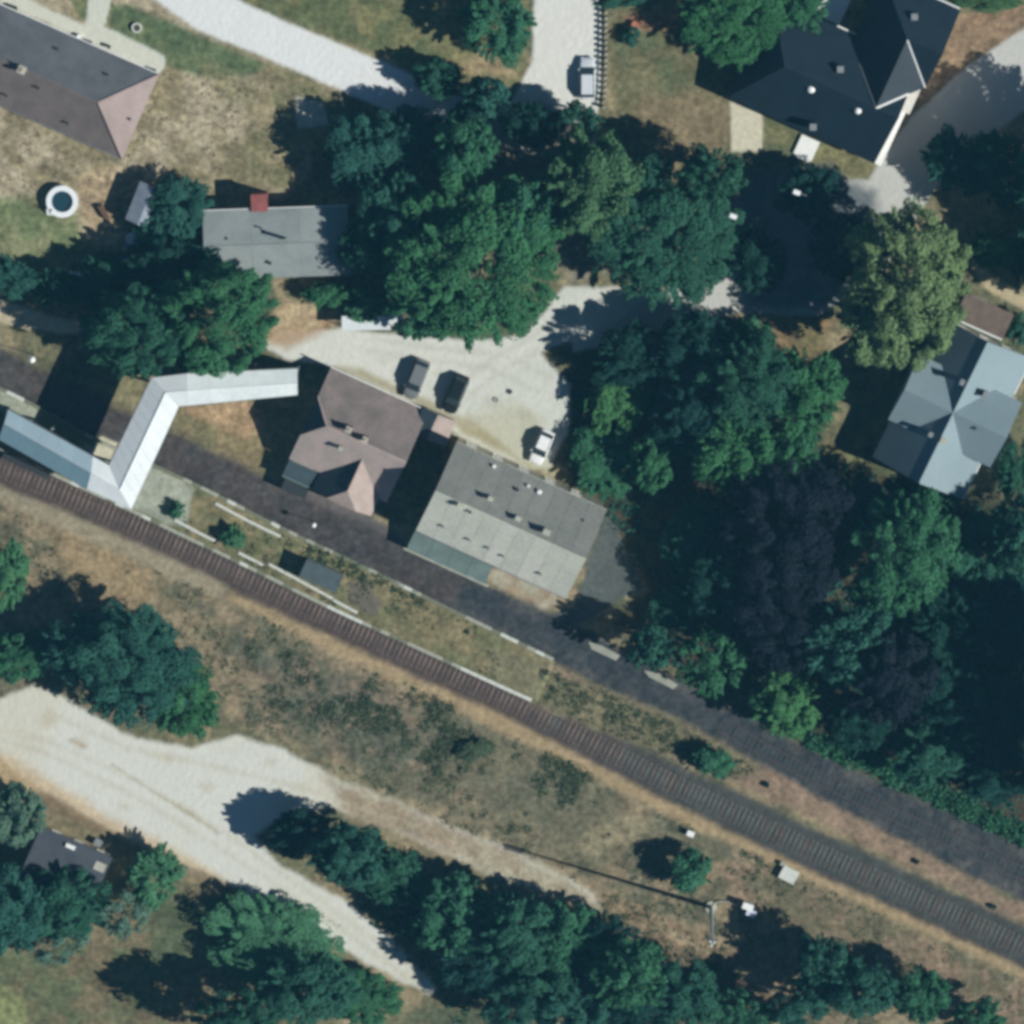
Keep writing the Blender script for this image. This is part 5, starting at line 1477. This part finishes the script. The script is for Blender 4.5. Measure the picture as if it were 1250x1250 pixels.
T(975, 1225, 44, 30, 9, 'round', 'dark', 'dark tree at the bottom edge below the teal pair')
T(1125, 1215, 36, 34, 8, 'round', 'mid', 'green tree at the bottom right below the dry embankment')
T(1190, 1245, 40, 26, 7, 'round', 'mid', 'green tree at the bottom right corner')
T(842, 1062, 30, 28, 4.5, 'small', 'mid', 'round green bush in the dry grass above the mast', name='bush', cat='bush', base=.02)
T(285, 656, 17, 18, 2.6, 'small', 'fresh', 'single green bush on the island platform', name='bush', cat='bush', base=.02)
T(216, 622, 11, 12, 2.0, 'small', 'mid', 'small dark green bush at the end of the concrete platform part', name='bush', cat='bush', base=.02)
T(872, 930, 26, 22, 3, 'small', 'mid', 'green bush between the two ballast beds', name='bush', cat='bush', base=.02)
T(1119, 1052, 4, 4, .6, 'small', 'deep', 'tiny dark bush on the tan strip between the two ballast beds, left one', name='bush', cat='bush', base=.02)
T(1212, 1107, 5, 4, .6, 'small', 'deep', 'tiny dark bush at the south edge of the tan strip, right one', name='bush', cat='bush', base=.02)
T(936, 958, 4, 4, .6, 'small', 'deep', 'tiny dark bush on the tan strip right of the green bush between the ballast beds', name='bush', cat='bush', base=.02)
T(569, 771, 6, 6, .7, 'small', 'deep', 'tiny dark bush on the grassy far end of the island platform', name='bush', cat='bush', base=.02)
T(770, 45, 12, 13, 1.8, 'small', 'dark', 'small round bush beside the post fence in the garden', name='bush', cat='bush', base=.02)
T(580, 915, 26, 15, 1.2, 'small', 'scrub', 'dark green bush in the scrub south of the platform end', name='bush', cat='bush', base=.02)


# ------------------------------------------------------------------ uncountable low growth
def scatter(name, poly, n_, size, sp, dens=None, rx=(.25, .7), hz=.5, seed=1, leaves=12):
    rng = np.random.default_rng(seed)
    xs_ = [p[0] for p in poly]; ys_ = [p[1] for p in poly]
    X = rng.uniform(min(xs_), max(xs_), n_ * 6); Y = rng.uniform(min(ys_), max(ys_), n_ * 6)
    keep = sdist(poly, X, Y) > 0
    if dens is not None: keep &= rng.random(len(X)) < dens(X, Y)
    X = X[keep][:n_]; Y = Y[keep][:n_]
    base = np.array([W(a_, b_, 0) for a_, b_ in zip(X, Y)])
    i_ = np.clip(np.round((base[:, 0] - xs[0]) / STEP).astype(int), 0, N - 1); j_ = np.clip(np.round((base[:, 1] - xs[0]) / STEP).astype(int), 0, N - 1)
    ok_ = np.isin(CLS[j_ * N + i_], [k_ for k_, nm_ in enumerate(CNAMES) if nm_ in ('ground', 'platform')]) | (name == 'undergrowth')
    base[:, 2] = HGT[j_ * N + i_]; base = base[ok_]
    m = len(base); r = rng.uniform(*rx, m)
    th = rng.uniform(0, 6.283, (m, leaves)); rr = np.sqrt(rng.random((m, leaves))) * r[:, None]
    pos = np.stack([base[:, 0, None] + rr * np.cos(th), base[:, 1, None] + rr * np.sin(th), base[:, 2, None] + rng.random((m, leaves)) * hz * r[:, None] * (1.3 - rr / r[:, None])], 2).reshape(-1, 3)
    k = len(pos)
    nrm = rng.normal(size=(k, 3)) * .8 + np.array([0, 0, .6]); nrm /= np.linalg.norm(nrm, axis=1)[:, None]
    t1 = np.cross(nrm, rng.normal(size=(k, 3))); t1 /= np.linalg.norm(t1, axis=1)[:, None]; t2 = np.cross(nrm, t1)
    sz = size * rng.uniform(.6, 1.4, k)[:, None]
    v = np.stack([pos - t1 * sz, pos - t2 * sz * .6, pos + t1 * sz, pos + t2 * sz * .6], 1).reshape(-1, 3)
    tint = np.repeat(np.clip(np.repeat(rng.random(m), leaves) * .6 + rng.random(k) * .4, 0, 1), 4)
    me = bpy.data.meshes.new(name)
    me.vertices.add(k * 4); me.vertices.foreach_set('co', v.astype(np.float32).ravel())
    me.loops.add(k * 4); me.loops.foreach_set('vertex_index', np.arange(k * 4, dtype=np.int32))
    me.polygons.add(k); me.polygons.foreach_set('loop_start', np.arange(0, k * 4, 4, dtype=np.int32))
    a = me.attributes.new('tint', 'FLOAT', 'POINT'); a.data.foreach_set('value', tint.astype(np.float32))
    me.update(calc_edges=True); me.materials.append(LEAF[sp])
    o = bpy.data.objects.new(name, me); col.objects.link(o); o['kind'] = 'stuff'
    return o


dn = lambda X, Y: st(fbm(X, Y, 46, 77) + (fbm(X, Y, 14, 5) - .5) * .5, .45, .66)
scatter('scrub', scrub, 3800, .13, 'weed', dn, (.2, .8), .35, 1)
scatter('scrub', [(560, 860), (770, 960), (740, 1060), (600, 1010), (480, 900), (330, 860), (300, 790), (400, 800)], 1500, .13, 'scrub', dn, (.2, .8), .4, 2)
scatter('undergrowth', [(985, 893), (1060, 915), (1250, 1008), (1400, 1070), (1400, 1095), (1250, 1030), (1040, 935), (985, 910)], 900, .2, 'mid', None, (.4, .9), 1.5, 3, 16)
scatter('undergrowth', [(700, 430), (1000, 440), (1000, 560), (1250, 630), (1250, 1000), (900, 860), (790, 790), (800, 720), (750, 640), (700, 560)], 1600, .22, 'dark', None, (.4, 1.0), .8, 4, 14)
scatter('weeds', [(240, 598), (430, 690), (560, 752), (670, 808), (650, 850), (500, 780), (400, 735), (210, 640)], 520, .11, 'weed', dn, (.12, .4), .5, 5, 10)
scatter('weeds', [(372, 662), (440, 688), (480, 708), (520, 728), (516, 738), (470, 718), (420, 702), (368, 674)], 110, .14, 'scrub', None, (.2, .6), .5, 11)
scatter('weeds', [(660, 815), (830, 880), (930, 935), (900, 950), (830, 925), (650, 862)], 360, .13, 'scrub', None, (.15, .6), .5, 6)
scatter('weeds', [(-60, -20), (60, 14), (104, 30), (140, 40), (200, 90), (420, 105), (350, 240), (150, 300), (0, 230), (-60, 150), (0, 140), (150, 200), (195, 92)], 500, .1, 'dry', dn, (.1, .4), .2, 7, 8)
scatter('weeds', [(420, 455), (500, 490), (580, 536), (665, 575), (650, 565), (600, 525), (520, 484)], 120, .1, 'weed', None, (.1, .4), .7, 8, 10)
scatter('undergrowth', [(640, 1100), (760, 1130), (900, 1190), (900, 1250), (560, 1250), (480, 1150), (420, 1090), (560, 1090)], 600, .2, 'dark', None, (.3, .8), .8, 9, 12)


# ------------------------------------------------------------------ thin summer haze between the ground and the viewpoint
hm = bpy.data.materials.new('haze'); hm.use_nodes = True
n = hm.node_tree
for x in list(n.nodes): n.nodes.remove(x)
out = n.nodes.new('ShaderNodeOutputMaterial'); pv = n.nodes.new('ShaderNodeVolumePrincipled')
pv.inputs['Color'].default_value = (.20, .66, 1.0, 1); pv.inputs['Density'].default_value = 5.4e-5; pv.inputs['Anisotropy'].default_value = 0.0
n.links.new(pv.outputs[0], out.inputs['Volume'])
mb = MB(); mb.box(lambda u, v, z: (u, v, z), -1000, 1000, -1000, 1000, -1.5, 960.0)
ho = bpy.data.objects.new('haze', mb.mesh('haze', hm)); col.objects.link(ho); ho['kind'] = 'stuff'
